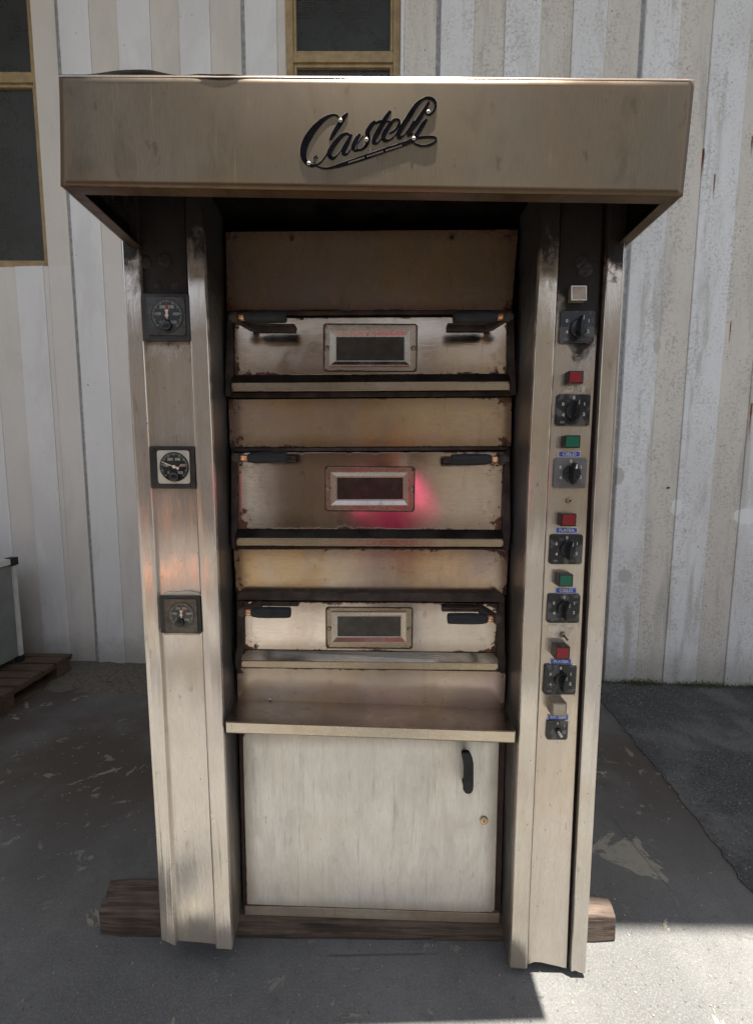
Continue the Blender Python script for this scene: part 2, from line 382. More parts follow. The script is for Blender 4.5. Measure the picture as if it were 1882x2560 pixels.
M_blue = mat_paint('pale_wall_paint', (.75, .745, .735), .5)
M_beige = mat_paint('beige_wall_paint', (.66, .615, .55), .7)
M_seam = plain('grey_joint_filler', (.33, .335, .34), .85)
M_rooff = plain('grey_roof_sheet', (.35, .33, .30), .8)
M_brass = plain('ochre_window_frame', (.33, .235, .115), .45, 0., .2, 18)
def mat_wire():
    m = Mat('wired_glass'); x = m.xyz()
    def line(k):
        f = m.ma('FRACT', m.ma('MULTIPLY', k, 62.)); return m.ramp(m.ma('ABSOLUTE', m.ma('SUBTRACT', f, .5)), .34, .46)
    g = m.ma('MAXIMUM', line(x[0]), line(x[2]))
    c = m.mix(m.ma('MULTIPLY', g, .55), (.018, .021, .019), (.052, .056, .05))
    c = m.mix(m.ma('MULTIPLY', m.ramp(m.noise(3, 5), .4, .7), .4), c, (.045, .048, .042))
    return m.set(c, m.ramp(m.noise(5, 4), .3, .7, .18, .42), 0., m.bump(g, .4, .001))
M_wire = mat_wire()

# ================================================================== GROUND
bm = bmesh.new()
N = 60
box(bm, (-14, -12, -.3), (1.70, 6, 0))
tag(link('concrete_ground', bm, mat_concrete(), loc=(0, 0, 0)), kind='structure')
bm = bmesh.new()   # asphalt: ragged border against the slab
pts = [atg(1503, 1752).to_2d(), atg(1540, 1800).to_2d(), atg(1600, 1872).to_2d(), atg(1680, 1975).to_2d(), atg(1750, 2062).to_2d(), atg(1822, 2160).to_2d(), atg(1884, 2242).to_2d(), Vector((1.43, 0.6)), Vector((1.37, -2)), Vector((1.32, -12))]
edge = [Vector((1.70, 3.6))]
for a, b in zip(pts, pts[1:]):
    L = (b-a).length; k = max(1, int(L/.03)) if a.y > .5 else 8
    for i in range(k):
        p = a.lerp(b, i/k); edge.append(Vector((p.x+random.gauss(0, .008), p.y)))
edge.append(pts[-1])
top = [bm.verts.new((p.x, p.y, .006)) for p in edge]; out = [bm.verts.new((p.x+.10, p.y, .008)) for p in edge]
far = [bm.verts.new((14, p.y, .008)) for p in edge]; dn = [bm.verts.new((p.x-.004, p.y, -.02)) for p in edge]
for i in range(len(edge)-1):
    bm.faces.new((top[i], top[i+1], out[i+1], out[i])); bm.faces.new((out[i], out[i+1], far[i+1], far[i])); bm.faces.new((dn[i], dn[i+1], top[i+1], top[i]))
tag(link('asphalt_ground', bm, mat_asphalt(), loc=(3, 0, 0)), kind='structure')
bm = bmesh.new(); box(bm, (-14, -12, -.1), (1.33, -.50, .005)); tag(link('yard_asphalt', bm, bpy.data.materials['asphalt'], loc=(0, -6, 0)), kind='structure')  # unseen dark ground added to darken what the steel mirrors
bm = bmesh.new()   # strip of rough mortar along the foot of the wall, left of the oven
n = 90; rows = []
for j in range(9):
    row = []
    for i in range(n+1):
        x = -6+i*(7.6/n); yw = 3.34-.055*x
        y = yw-.46*(1-j/8) + (.02*sin(i*1.7)+random.gauss(0, .008) if j == 0 else 0)
        z = .004+.02*(j/8)+(random.gauss(0, .006) if 0 < j else -.006)
        row.append(bm.verts.new((x, y, z)))
    rows.append(row)
for j in range(8):
    for i in range(n): bm.faces.new((rows[j][i], rows[j][i+1], rows[j+1][i+1], rows[j+1][i])).smooth = True
tag(link('mortar_strip_ground', bm, mat_earth(), loc=(-2, 3, 0)), kind='structure')
bm = bmesh.new(); box(bm, (-9, -1.9, -.1), (.1, -1.1, .010)); tag(link('concrete_apron', bm, bpy.data.materials['concrete_floor'], loc=(-4, -1.5, 0)), kind='structure')  # unseen pale strip added to give light bands in the pillar reflections
# loose gravel on the asphalt
_t = bmesh.new(); bmesh.ops.create_icosphere(_t, subdivisions=1, radius=1); _t.verts.index_update()
ICO_V = [v.co.copy() for v in _t.verts]; ICO_F = [tuple(v.index for v in f.verts) for f in _t.faces]; _t.free()
class Pebbles:
    def __init__(s): s.v = []; s.f = []; s.m = []
    def add(s, c, r, mi=0):
        a = random.random()*6.28; ca, sa = cos(a), sin(a); sy = random.uniform(.6, 1); sz = random.uniform(.45, .7); k = len(s.v)
        for p in ICO_V:
            j = 1+random.uniform(-.22, .22); x, y = p.x*j, p.y*sy*j
            s.v.append((c.x+r*(x*ca-y*sa), c.y+r*(x*sa+y*ca), c.z+r*p.z*sz*j))
        s.f += [tuple(i+k for i in f) for f in ICO_F]; s.m += [mi]*len(ICO_F)
    def link(s, name, mats, loc):
        me = bpy.data.meshes.new(name); me.from_pydata([(x-loc[0], y-loc[1], z-loc[2]) for x, y, z in s.v], [], s.f)
        for m_ in mats: me.materials.append(m_)
        me.polygons.foreach_set('material_index', s.m)
        o = bpy.data.objects.new(name, me); C.objects.link(o); o.location = loc; o['wl'] = list(loc); return o
bm = Pebbles()
for i in range(6500):
    y = random.uniform(1.3, 3.2); x0 = 1.50+.06*(y-1.4)
    x = x0+abs(random.gauss(0, .5)) if random.random() < .75 else x0+random.random()*1.6
    if random.random() < .3: y = 3.24-abs(random.gauss(0, .10))
    bm.add(Vector((x, min(y, 3.33-.06*x), .009)), random.uniform(.0015, .0055), 0 if random.random() < .7 else 1)
tag(bm.link('gravel', [plain('dark_gravel', (.10, .10, .098), .9), plain('pale_gravel', (.20, .195, .18), .9, 0., .5, 60)], (1.8, 2.5, 0)),
    'loose grey gravel scattered over the asphalt beside the slab', 'gravel', kind='stuff')
bm = Pebbles()
for i in range(420):
    x = random.uniform(-2.2, 1.35); y = random.uniform(1.0, 3.0)
    bm.add(Vector((x, y, .002)), random.uniform(.0015, .0045))
tag(bm.link('grit', [plain('pale_grit', (.30, .28, .23), .9)], (0, 2, 0)), 'pale grit and crumbs lying on the concrete around the oven', 'grit', kind='stuff')
bm = bmesh.new()   # moss and weeds at the foot of the wall
for i in range(5200):
    if random.random() < .86:
        cx = random.choice((1.70, 2.0, 2.07, 2.15, 2.54, 2.63, 2.42, 2.9, 3.2)); x = random.gauss(cx, .07)
    else: x = random.uniform(1.5, 4)
    y = 3.325-.055*x-abs(random.gauss(0, .025)); z = abs(random.gauss(0, .018))+.004
    a = random.random()*6.28; s = random.uniform(.004, .010)
    d = Vector((cos(a), sin(a)*.6, random.uniform(-.2, .9)))*s; e = Vector((-sin(a), cos(a), random.uniform(0, .6)))*s*.5
    p = Vector((x, y, z)); bm.faces.new([bm.verts.new(q) for q in (p, p+d*.5+e, p+d, p+d*.5-e)])
m = Mat('moss'); moss = m.set(m.mix(m.ramp(m.noise(60, 3), .4, .6), (.045, .055, .02), (.11, .12, .045)), .9)
tag(link('moss', bm, moss, loc=(2, 3.05, 0)), 'olive green moss growing along the foot of the painted wall', 'moss', kind='stuff')

# ================================================================== FACTORY BUILDING
WY = lambda x: 3.34-.055*x
fac = empty('factory_building', (0, 3.36, 0)); tag(fac, 'tall factory wall of ribbed concrete panels painted in pale and beige stripes', 'building')
HW = 7.2
WIN = [(-3.62, -2.599, 3.245, 6.1), (-.688, .131, 3.245, 6.1)]
seams = [v*1.05 for v in (-6.26, -4.935, -3.61, -2.285, -.955, .378, 1.695, 3.02, 4.345, 5.67)]
fr = [0, .222, .425, .660, .865, 1.085, 1.30]
for si, s0 in enumerate(seams[:-1]):
    L = seams[si+1]-s0-.03
    bm = bmesh.new(); cols = []
    for i in range(6): cols.append((s0+.015+fr[i]/1.30*L, s0+.015+fr[i+1]/1.30*L, i % 2))
    for x0, x1, k in cols:
        cuts = [x0, x1]+[e for wd in WIN for e in wd[:2] if x0 < e < x1]; cuts.sort()
        for a, b in zip(cuts, cuts[1:]):
            zs = [(0, HW)]
            for wx0, wx1, wz0, wz1 in WIN:
                if a >= wx0-1e-6 and b <= wx1+1e-6: zs = [(0, wz0), (wz1, HW)]
            dy = -.007 if k == 0 else 0
            for z0, z1 in zs:
                P = [Vector((a, WY(a)+dy, z0-.2 if z0 == 0 else z0)), Vector((b, WY(b)+dy, z0-.2 if z0 == 0 else z0)), Vector((b, WY(b)+dy, z1)), Vector((a, WY(a)+dy, z1))]
                prism(bm, P, [Vector((p.x, WY(p.x)+.22, p.z)) for p in P], k)
    link('wall_panel', bm, [M_blue, M_beige], fac, bevel=.006, seg=3)
    bm = bmesh.new(); x = s0; P = [Vector((x-.016, WY(x)+.016, -.1)), Vector((x+.016, WY(x)+.016, -.1)), Vector((x+.016, WY(x)+.016, HW)), Vector((x-.016, WY(x)+.016, HW))]
    prism(bm, P, [p+Vector((0, .1, 0)) for p in P]); link('panel_joint', bm, M_seam, fac)
# the raised plaster surround beside the middle window, and window units
for wi, (x0, x1, z0, z1) in enumerate(WIN):
    yf = WY(x0)-.012
    bm = bmesh.new(); fwid = .05
    def bar(a, b, y0=0., d=.07): box(bm, (a[0], yf+y0, a[1]), (b[0], yf+y0+d, b[1]))
    bar((x0, z0), (x0+fwid, z1)); bar((x1-fwid, z0), (x1, z1)); bar((x0+fwid, z0), (x1-fwid, z0+.045)); bar((x0+fwid, z1-.05), (x1-fwid, z1))
    zt = 4.59; bar((x0+fwid, zt), (x1-fwid, zt+.065), .002)
    # inner sash profile
    for a, b, c, d in ((x0+fwid, z0+.045, x1-fwid, zt), (x0+fwid, zt+.065, x1-fwid, z1-.05)):
        bar((a, b), (a+.022, d), .018, .04); bar((c-.022, b), (c, d), .018, .04); bar((a+.022, b), (c-.022, b+.022), .018, .04); bar((a+.022, d-.022), (c-.022, d), .018, .04)
    wn = link('window', bm, M_brass, fac, bevel=.003)
    wn['label'] = 'ochre framed wired glass window at the left edge' if wi == 0 else 'ochre framed wired glass window above the oven hood'
    for a, b in ((z0+.06, zt-.01), (zt+.075, z1-.06)):
        bm = bmesh.new(); box(bm, (x0+.06, yf+.040, a), (x1-.06, yf+.046, b)); link('pane', bm, M_wire, wn)
# deep eaves high above, out of the picture, which shade the wall and the ground near it
bm = bmesh.new(); EY = 1.405-.148/2.50*6.6
box(bm, (-9, EY, 6.6), (9, 3.9, 6.75)); link('eaves', bm, M_rooff, fac)
bm = bmesh.new(); box(bm, (-9, .50, 6.61), (-.35, EY-.003, 6.74)); link('eaves', bm, M_rooff, fac)

bm = bmesh.new(); box(bm, (-5.2, -.9, -.1), (-4.9, 3.5, HW-.6-.003)); link('side_wing', bm, M_beige, fac)  # unseen wall added to block skylight from the left
# ================================================================== yard behind the photographer (seen only mirrored in the steel)
M_och = plain('ochre_render', (.19, .135, .09), 0.9, 0., .35, 1.1)
bb = empty('warehouse', (0, -7, 0)); tag(bb, 'low ochre rendered warehouse across the yard, mirrored in the steel', 'building')
bm = bmesh.new(); box(bm, (-12, -9, -.1), (1.2, -7, 4.6)); link('wall', bm, M_och, bb)
bm = bmesh.new(); box(bm, (1.203, -9, -.1), (12, -6.9, 4.6)); link('wall', bm, plain('pale_render', (.56, .49, .38), .9, 0., .12, 2.), bb)
bm = bmesh.new(); box(bm, (-12.2, -9.2, 4.6), (12.2, -6.8, 4.75)); link('roof', bm, M_rooff, bb)
M_pil = plain('whitewashed_pier', (.55, .52, .46), .8)
for x, w2 in ((-7.6, .9), (-3.3, .8), (.2, .55), (3.4, 1.0), (6.4, .9)):  # pale and brown panels added to vary the reflections in the steel
    bm = bmesh.new(); box(bm, (x, -7.1, 0), (x+w2, -6.82, 4.4)); link('pier', bm, M_pil if x < 2 else plain('brown_door', (.16, .09, .05), .7), bb)
for x in (-5.5,):  # dark panel, likewise added to break up the mirrored facade
    bm = bmesh.new(); box(bm, (x, -7.03, 0), (x+1.9, -6.99, 2.6)); link('shutter', bm, plain('dark_shutter', (.06, .055, .05), .6), bb)

# ================================================================== OVEN
YF, YP, YR, YC = 1.2, 1.214, 1.352, .984      # pillar faces, pillar plates, recessed front, hood face
oven = empty('bakery_oven', (0, 1.55, .1)); tag(oven, 'tall worn stainless steel deck oven with overhanging hood and three doors', 'oven')
M_hood = steel('hood_steel', (.130, .103, .070), .36, (1.36, .27), .18, grime=.6, tint=.6, warm=(.135, .095, .055), streak='v', dent=.3, seed=1, gb=.15, purple=.15)
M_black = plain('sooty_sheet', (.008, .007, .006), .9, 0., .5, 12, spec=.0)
M_dark = plain('rusty_dark_iron', (.035, .024, .019), .7, .3, .6, 22, .0012)
M_jamb = plain('brown_painted_iron', (.05, .028, .024), .6, .2, .3, 14)
M_rub = plain('black_rubber', (.014, .015, .017), .6, 0., .3, 40, spec=.3)
M_bak = plain('black_plastic', (.013, .014, .016), .22, 0., .5, 22, .0003)
M_chrome = steel('bright_trim', (.50, .46, .40), .24, grime=.2, tint=.25, dent=.2, seed=8)
M_cu = plain('rusty_collar', (.62, .34, .18), .38, .8, .6, 60)
M_cop = plain('raw_casing', (.16, .13, .10), .6, .5, .3, 6)
M_white = plain('white_print', (.60, .58, .52), .6, 0., .15)
M_scr = plain('screw_steel', (.30, .24, .18), .4, .9, .3, 50)

def lerp_edge(E, y):
    for (x0, y0), (x1, y1) in zip(E, E[1:]):
        if y <= y1 or (x1, y1) == E[-1]: return x0+(x1-x0)*(y-y0)/(y1-y0)
def strip(name, EA, EB, y0, bot, Y, th, mat, parent, bevel=.0035, n=8, back=None):
    """upright sheet between two measured edges; bot: list of (x,y) along its foot, left to right"""
    L = [(lerp_edge(EA, y0+(bot[0][1]-y0)*i/n), y0+(bot[0][1]-y0)*i/n) for i in range(n)]
    Rr = [(lerp_edge(EB, y0+(bot[-1][1]-y0)*i/n), y0+(bot[-1][1]-y0)*i/n) for i in range(n)]
    bm = bmesh.new(); sheet(bm, L+bot+Rr[::-1], Y, th, tilt=True)
    return link(name, bm, mat, parent, bevel=bevel, seg=3)
# left pillar
LA = [(292, 430), (302, 600), (335, 1165), (405, 2355)]; LB = [(341, 430), (351, 718), (378, 1200), (439, 2364)]
LC = [(459, 430), (470, 718), (490, 1200), (539, 2360)]; LD = [(500, 430), (512, 685), (535, 1200), (579, 2374)]
RA = [(1359, 430), (1347, 674), (1322, 1200), (1275, 2420)]; RB = [(1406, 430), (1395, 674), (1369, 1200), (1316, 2420)]
RC = [(1511, 430), (1501, 674), (1471, 1200), (1415, 2415)]; RD = [(1527, 430), (1516, 674), (1488, 1200), (1427, 2420)]; RE = [(1575, 430), (1562, 640), (1531, 1200), (1463, 2437)]
def pst(name, seed, **k):
    a = dict(base=(.70, .645, .585), rough=.11, grime=.10, tint=.35, film=.6, dent=.25, wave=.8, rv=.07); a.update(k)
    return steel(name, seed=seed, **a)
zs_ = 2.07
pl = strip('pillar', LA, LB, 440, [(403, 2349), (420, 2357), (439, 2367)], YF, .02, pst('pillar_steel', 2, soot_z=2.20, soot_w=.06), oven)
strip('pillar_plate', LB, LC, 440, [(444, 2353), (500, 2357), (541, 2362)], YP, .006, pst('pillar_plate_steel', 3, soot_z=2.04, soot_w=.06), pl)
strip('pillar_edge', LC, LD, 440, [(540, 2373), (565, 2374), (580, 2376)], YF, .02, pst('pillar_edge_steel', 4, soot_z=2.23, soot_w=.08), pl)
pr = strip('pillar', RA, RB, 440, [(1275, 2420), (1296, 2422), (1317, 2424)], YF, .02, pst('pillar_steel_b', 5, soot_z=2.22, soot_w=.09, base=(.66, .60, .52)), oven)
strip('pillar_plate', RB, RC, 440, [(1317, 2413), (1335, 2406), (1352, 2407), (1372, 2412), (1395, 2417), (1416, 2423)], YP, .006, pst('pillar_plate_steel_b', 6, soot_z=2.11, soot_w=.06, base=(.66, .60, .53), soot_x=(.565, .14, .09)), pr)
strip('pillar_edge', RD, RE, 440, [(1427, 2431), (1437, 2428), (1448, 2433), (1463, 2436)], YF, .02, pst('pillar_edge_steel_b', 7, soot_z=2.21, soot_w=.03, base=(.66, .62, .56)), pr)
bm = bmesh.new(); sheet(bm, [(1503, 430), (1535, 430), (1524, 674), (1496, 1200), (1436, 2425), (1408, 2410), (1465, 1200), (1494, 674)], YP+.020, .004, tilt=True)
link('pillar_groove', bm, M_jamb, pr)
# thin raised bead along the middle of each plate joint
def side(name, ef, er, yb, mat, parent, th):
    """inner cheek of a pillar, from its front edge back to the recess"""
    P = []
    bm = bmesh.new(); ys = [440+(yb[0]-440)*i/8 for i in range(9)]; yr = [470+(yb[1]-470)*i/8 for i in range(9)]
    A = [at(lerp_edge(ef, y), y, YF+.0015+TL(y)) for y in ys]; B = [at(lerp_edge(er, y), y, YR+.03) for y in yr]
    for p in B: p.x += 0
    B = [Vector((b.x, b.y, a.z)) for a, b in zip(A, B)]
    a2 = [bm.verts.new(p) for p in A]; b2 = [bm.verts.new(p) for p in B]
    a3 = [bm.verts.new(p+Vector((th, 0, 0))) for p in A]; b3 = [bm.verts.new(p+Vector((th, 0, 0))) for p in B]
    for i in range(8):
        bm.faces.new((a2[i], a2[i+1], b2[i+1], b2[i])); bm.faces.new((a3[i], b3[i], b3[i+1], a3[i+1])); bm.faces.new((b2[i], b2[i+1], b3[i+1], b3[i])); bm.faces.new((a2[i], a3[i], a3[i+1], a2[i+1]))
    bm.faces.new((a2[0], b2[0], b3[0], a3[0])); bm.faces.new((a2[8], a3[8], b3[8], b2[8]))
    return link(name, bm, mat, parent)
LS = [(552, 430), (561, 600), (578, 1250), (608, 2287)]; RS = [(1303, 430), (1296, 700), (1273, 1250), (1251, 2290)]
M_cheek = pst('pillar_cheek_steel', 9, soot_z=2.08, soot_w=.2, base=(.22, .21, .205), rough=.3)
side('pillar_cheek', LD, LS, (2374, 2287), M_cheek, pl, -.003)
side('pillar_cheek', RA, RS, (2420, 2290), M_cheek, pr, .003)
# outer casing
XL0, XL1 = at(302, 600, YF).x, at(403, 2350, YF+TL(2350)).x; XR0, XR1 = at(1562, 640, YF).x, at(1463, 2437, YF+TL(2437)).x
bm = bmesh.new()
for xa, xb, t in ((XL0+.001, XL1+.001, .003), (XR0-.001, XR1-.001, -.003)):
    z0 = .12 if t > 0 else .09; z1 = 2.295
    prism(bm, [Vector(p) for p in ((xb, YF+.003+TL(2400), z0), (xb, 2.10, z0+.05), (xa, 2.10, z1), (xa, YF+.003, z1))], [Vector(p) for p in ((xb+t, YF+.003+TL(2400), z0), (xb+t, 2.10, z0+.05), (xa+t, 2.10, z1), (xa+t, YF+.003, z1))])
each('side_panel', bm, pst('casing_steel', 11, base=(.66, .64, .6), rough=.2), oven)
bm = bmesh.new(); box(bm, (-.685, YR+.04, .122), (.645, 2.09, 2.28)); link('casing', bm, M_black, oven)
# ------------------------------------------------------------------ hood
def YH(px): return .958+(px-148)/1588*.048      # the hood sits slightly askew, its left end nearer
HC = [at(148, 186, YH(148)), at(1736, 197, YH(1736)), at(1706, 490, YH(1706)), at(152, 465, YH(152))]
YC = 1.008
bm = bmesh.new(); nx, nz = 90, 16; G = []
for j in range(nz+1):
    row = []
    for i in range(nx+1):
        s, t = i/nx, j/nz
        p = HC[0].lerp(HC[1], s).lerp(HC[3].lerp(HC[2], s), t)
        d = math.exp(-((s-.245)/.022)**2-(t/.16)**2); p.y += .0012*d
        p.y += .0012*sin(s*9+1)*sin(t*3.1)
        row.append(bm.verts.new(p))
    G.append(row)
for j in range(nz):
    for i in range(nx): bm.faces.new((G[j][i], G[j+1][i], G[j+1][i+1], G[j][i+1])).smooth = True
hood = link('hood', bm, M_hood, oven)
sm = hood.modifiers.new('thick', 'SOLIDIFY'); sm.thickness = .0025; sm.offset = 1
# sides, flanges, lid
YB = 2.0
def back(p, y=YB): return Vector((p.x, y, p.z))
M_hoods = steel('hood_side_steel', (.60, .57, .52), .22, grime=.3, seed=12)
for a, b, t in ((HC[0], HC[3], .003), (HC[1], HC[2], -.003)):
    bm = bmesh.new(); dz = Vector((0, .0028, 0))
    P = [a+dz, b+dz, back(b), back(a)]; prism(bm, P, [p+Vector((t, 0, 0)) for p in P]); link('hood_side', bm, M_hoods, hood)
M_fl = steel('hood_flange_steel', (.22, .16, .10), .5, (1.4, .03), 0, grime=.8, tint=.8, warm=(.15, .08, .04), seed=13)
bm = bmesh.new()
P = [HC[3]+Vector((.004, .003, .0)), HC[2]+Vector((-.004, .003, .0)), HC[2]+Vector((-.03, .029, .0)), HC[3]+Vector((.03, .029, 0))]; prism(bm, P, [p+Vector((0, 0, .0025)) for p in P])
P = [HC[3]+Vector((.004, .003, .0)), HC[3]+Vector((.03, .029, 0)), back(HC[3])+Vector((.03, 0, 0)), back(HC[3])+Vector((.004, 0, 0))]; prism(bm, P, [p+Vector((0, 0, .0025)) for p in P])
P = [HC[2]+Vector((-.004, .003, .0)), HC[2]+Vector((-.03, .029, 0)), back(HC[2])+Vector((-.03, 0, 0)), back(HC[2])+Vector((-.004, 0, 0))]; prism(bm, P, [p+Vector((0, 0, .0025)) for p in P])
each('hood_flange', bm, M_fl, hood)
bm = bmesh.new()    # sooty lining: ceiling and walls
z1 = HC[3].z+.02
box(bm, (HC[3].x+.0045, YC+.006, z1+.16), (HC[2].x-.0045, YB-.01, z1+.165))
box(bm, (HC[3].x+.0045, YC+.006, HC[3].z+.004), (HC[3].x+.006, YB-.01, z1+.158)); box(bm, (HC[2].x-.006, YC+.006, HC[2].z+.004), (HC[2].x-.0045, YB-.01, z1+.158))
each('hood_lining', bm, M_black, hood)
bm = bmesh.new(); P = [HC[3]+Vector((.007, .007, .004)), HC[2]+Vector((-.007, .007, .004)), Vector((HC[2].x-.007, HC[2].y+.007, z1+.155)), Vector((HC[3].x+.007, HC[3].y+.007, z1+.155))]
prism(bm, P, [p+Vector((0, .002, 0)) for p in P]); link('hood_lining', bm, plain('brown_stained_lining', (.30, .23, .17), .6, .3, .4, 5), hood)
bm = bmesh.new()   # bright fold along the top edge and lid
P = [HC[0]+Vector((0, -.0005, -.002)), HC[1]+Vector((0, -.0005, -.002)), HC[1]+Vector((0, .02, .002)), HC[0]+Vector((0, .02, .002))]
prism(bm, P, [p+Vector((0, 0, -.0025)) for p in P][:]); link('hood_rim', bm, M_hoods, hood, bevel=.0008)
bm = bmesh.new(); P = [HC[0]+Vector((.005, .004, -.006)), HC[1]+Vector((-.005, .004, -.006)), Vector((HC[1].x-.005, YB-.005, HC[1].z-.006)), Vector((HC[0].x+.005, YB-.005, HC[0].z-.006))]
prism(bm, P, [p+Vector((0, 0, -.003)) for p in P]); link('hood_lid', bm, M_hoods, hood)
bm = bmesh.new()   # crumpled black sheet lying on the hood
n = 70; R0 = []
for i in range(n+1):
    s = i/n; pxm = 195+s*790; x = at(pxm, 186, YH(pxm)).x; yc = YH(pxm)
    h = .0095*math.exp(-((s-.13)/.085)**2)+.0075*math.exp(-((s-.22)/.06)**2)+.004*math.exp(-((s-.47)/.05)**2)+.004*math.exp(-((s-.38)/.05)**2)+.0025+.010
    zt = HC[0].lerp(HC[1], (x-HC[0].x)/(HC[1].x-HC[0].x)).z
    R0.append([Vector((x, yc+.012, zt+.001)), Vector((x, yc+.016, zt+h)), Vector((x, yc+.2, zt+h+.004)), Vector((x, 1.9, zt+.01))])
V = [[bm.verts.new(p) for p in r] for r in R0]
for i in range(n):
    for j in range(3): bm.faces.new((V[i][j], V[i][j+1], V[i+1][j+1], V[i+1][j])).smooth = True
o = link('membrane', bm, M_black, hood); k = o.modifiers.new('thick', 'SOLIDIFY'); k.thickness = .002; k.offset = -1
# ------------------------------------------------------------------ script badge
def catmull(P, n=8):
    out = []
    Q = [P[0]]+list(P)+[P[-1]]
    for i in range(1, len(Q)-2):
        for k in range(n):
            t = k/n; a, b, c, d = Q[i-1], Q[i], Q[i+1], Q[i+2]
            out.append(tuple(.5*((2*b[m])+(-a[m]+c[m])*t+(2*a[m]-5*b[m]+4*c[m]-d[m])*t*t+(-a[m]+3*b[m]-3*c[m]+d[m])*t**3) for m in range(3)))
    out.append(tuple(map(float, Q[-2]))); return out
def ribbon(bm, P, extra, Y, th, mi=0):
    pts = catmull(P); K = 4.236; Lp = []; Rp = []
    for i, (x, y, wd) in enumerate(pts):
        a = pts[max(0, i-1)]; b = pts[min(len(pts)-1, i+1)]
        dx, dy = b[0]-a[0], b[1]-a[1]; L = math.hypot(dx, dy) or 1; nx_, ny_ = -dy/L, dx/L; h = max(4, wd)/2+extra
        Lp.append(at(730+(x+nx_*h)/K, 220+(y+ny_*h)/K, Y+YH(730+x/K))); Rp.append(at(730+(x-nx_*h)/K, 220+(y-ny_*h)/K, Y+YH(730+x/K)))
    dv = Vector((0, th, 0))
    a = [bm.verts.new(p) for p in Lp]; b = [bm.verts.new(p) for p in Rp]; a2 = [bm.verts.new(p+dv) for p in Lp]; b2 = [bm.verts.new(p+dv) for p in Rp]
    for i in range(len(a)-1):
        for q in ((a[i], a[i+1], b[i+1], b[i]), (a[i+1], a[i], a2[i], a2[i+1]), (b[i], b[i+1], b2[i+1], b2[i])):
            bm.faces.new(q).material_index = mi
    for i in (0, -1): bm.faces.new((a[i], b[i], b2[i], a2[i])).material_index = mi
ST = [
 [(405, 545, 26), (440, 480, 44), (490, 400, 50), (540, 320, 48), (588, 262, 18)],
 [(500, 330, 14), (478, 290, 18), (420, 284, 22), (340, 325, 42), (250, 410, 62), (172, 520, 76), (128, 620, 76), (120, 710, 66), (145, 775, 46), (195, 816, 30), (260, 812, 18), (320, 765, 12), (375, 690, 12)],
 [(612, 500, 18), (580, 480, 24), (530, 500, 38), (465, 570, 48), (410, 650, 54), (395, 705, 50), (430, 742, 30), (480, 705, 12), (560, 600, 10), (612, 520, 12)],
 [(630, 490, 26), (590, 570, 44), (548, 650, 50), (548, 695, 36), (590, 690, 12), (650, 600, 12)],
 [(720, 485, 22), (680, 545, 46), (648, 620, 46), (660, 655, 28), (700, 660, 14)],
 [(880, 350, 26), (838, 395, 44), (800, 465, 50), (808, 540, 44), (785, 605, 30), (735, 648, 20), (690, 645, 14), (695, 590, 10), (740, 520, 10), (758, 500, 8)],
 [(1042, 240, 24), (1000, 300, 42), (940, 410, 50), (878, 520, 52), (865, 570, 40), (900, 580, 18), (950, 530, 12)],
 [(880, 372, 14), (940, 350, 22), (1040, 352, 10)],
 [(1030, 478, 12), (1085, 445, 18), (1132, 385, 30), (1128, 335, 22), (1078, 338, 28), (1015, 415, 44), (968, 505, 50), (985, 550, 36), (1045, 540, 14), (1115, 470, 12)],
 [(1378, 118, 24), (1318, 175, 44), (1245, 285, 52), (1172, 400, 52), (1125, 485, 50), (1142, 520, 34), (1195, 485, 12), (1290, 340, 10)],
 [(1452, 140, 20), (1405, 225, 42), (1325, 350, 50), (1250, 445, 50), (1232, 490, 38), (1280, 478, 12)],
 [(1350, 145, 16), (1400, 105, 20), (1460, 100, 24), (1508, 130, 26), (1520, 190, 24), (1492, 245, 18), (1452, 275, 14), (1420, 262, 12), (1425, 238, 10)],
 [(1428, 328, 20), (1385, 385, 42), (1335, 465, 46), (1295, 530, 46)],
 [(262, 822, 12), (325, 845, 14), (420, 838, 18), (560, 798, 40), (800, 720, 48), (1000, 650, 46), (1180, 590, 42), (1290, 545, 46)],
 [(1290, 530, 24), (1400, 515, 18), (1500, 515, 18), (1528, 545, 20), (1480, 588, 18), (1390, 608, 16), (1310, 590, 14), (1272, 560, 12)],
 [(225, 790, 8), (232, 735, 8), (262, 712, 8)], [(240, 795, 7), (250, 745, 7), (272, 730, 6)]]
bm = bmesh.new()
for i, s in enumerate(ST): ribbon(bm, s, 3.4, -.0020-i*.00002, .002)
badge = link('badge', bm, plain('badge_metal', (.20, .165, .13), .4, .9, .5), hood)
bm = bmesh.new()
for i, s in enumerate(ST): ribbon(bm, s, 0, -.0027-i*.00002, .0006)
link('badge_lettering', bm, plain('black_enamel', (.007, .007, .009), .6, 0., .3, spec=.0), badge)
bm = bmesh.new()
for x, y in ((512, 338), (177, 793), (788, 543), (1288, 530), (1443, 248)):
    p = at(730+x/4.236, 220+y/4.236, YH(730+x/4.236)-.0040)
    lathe(bm, p, (0, 1, 0), [(0, .0012), (.0, .0034), (.0012, .0040), (.0015, .0040)], 16)
each('badge_rivet', bm, plain('pale_rivet', (.42, .39, .33), .4, .3), badge)
bm = bmesh.new()
for x, y in ((512, 338), (177, 793), (788, 543), (1288, 530), (1443, 248)):
    p = at(730+x/4.236, 220+y/4.236, YH(730+x/4.236)-.0044); cyl(bm, p, p+Vector((0, .0005, 0)), .0016, n=12)
each('rivet_hole', bm, M_black, badge)
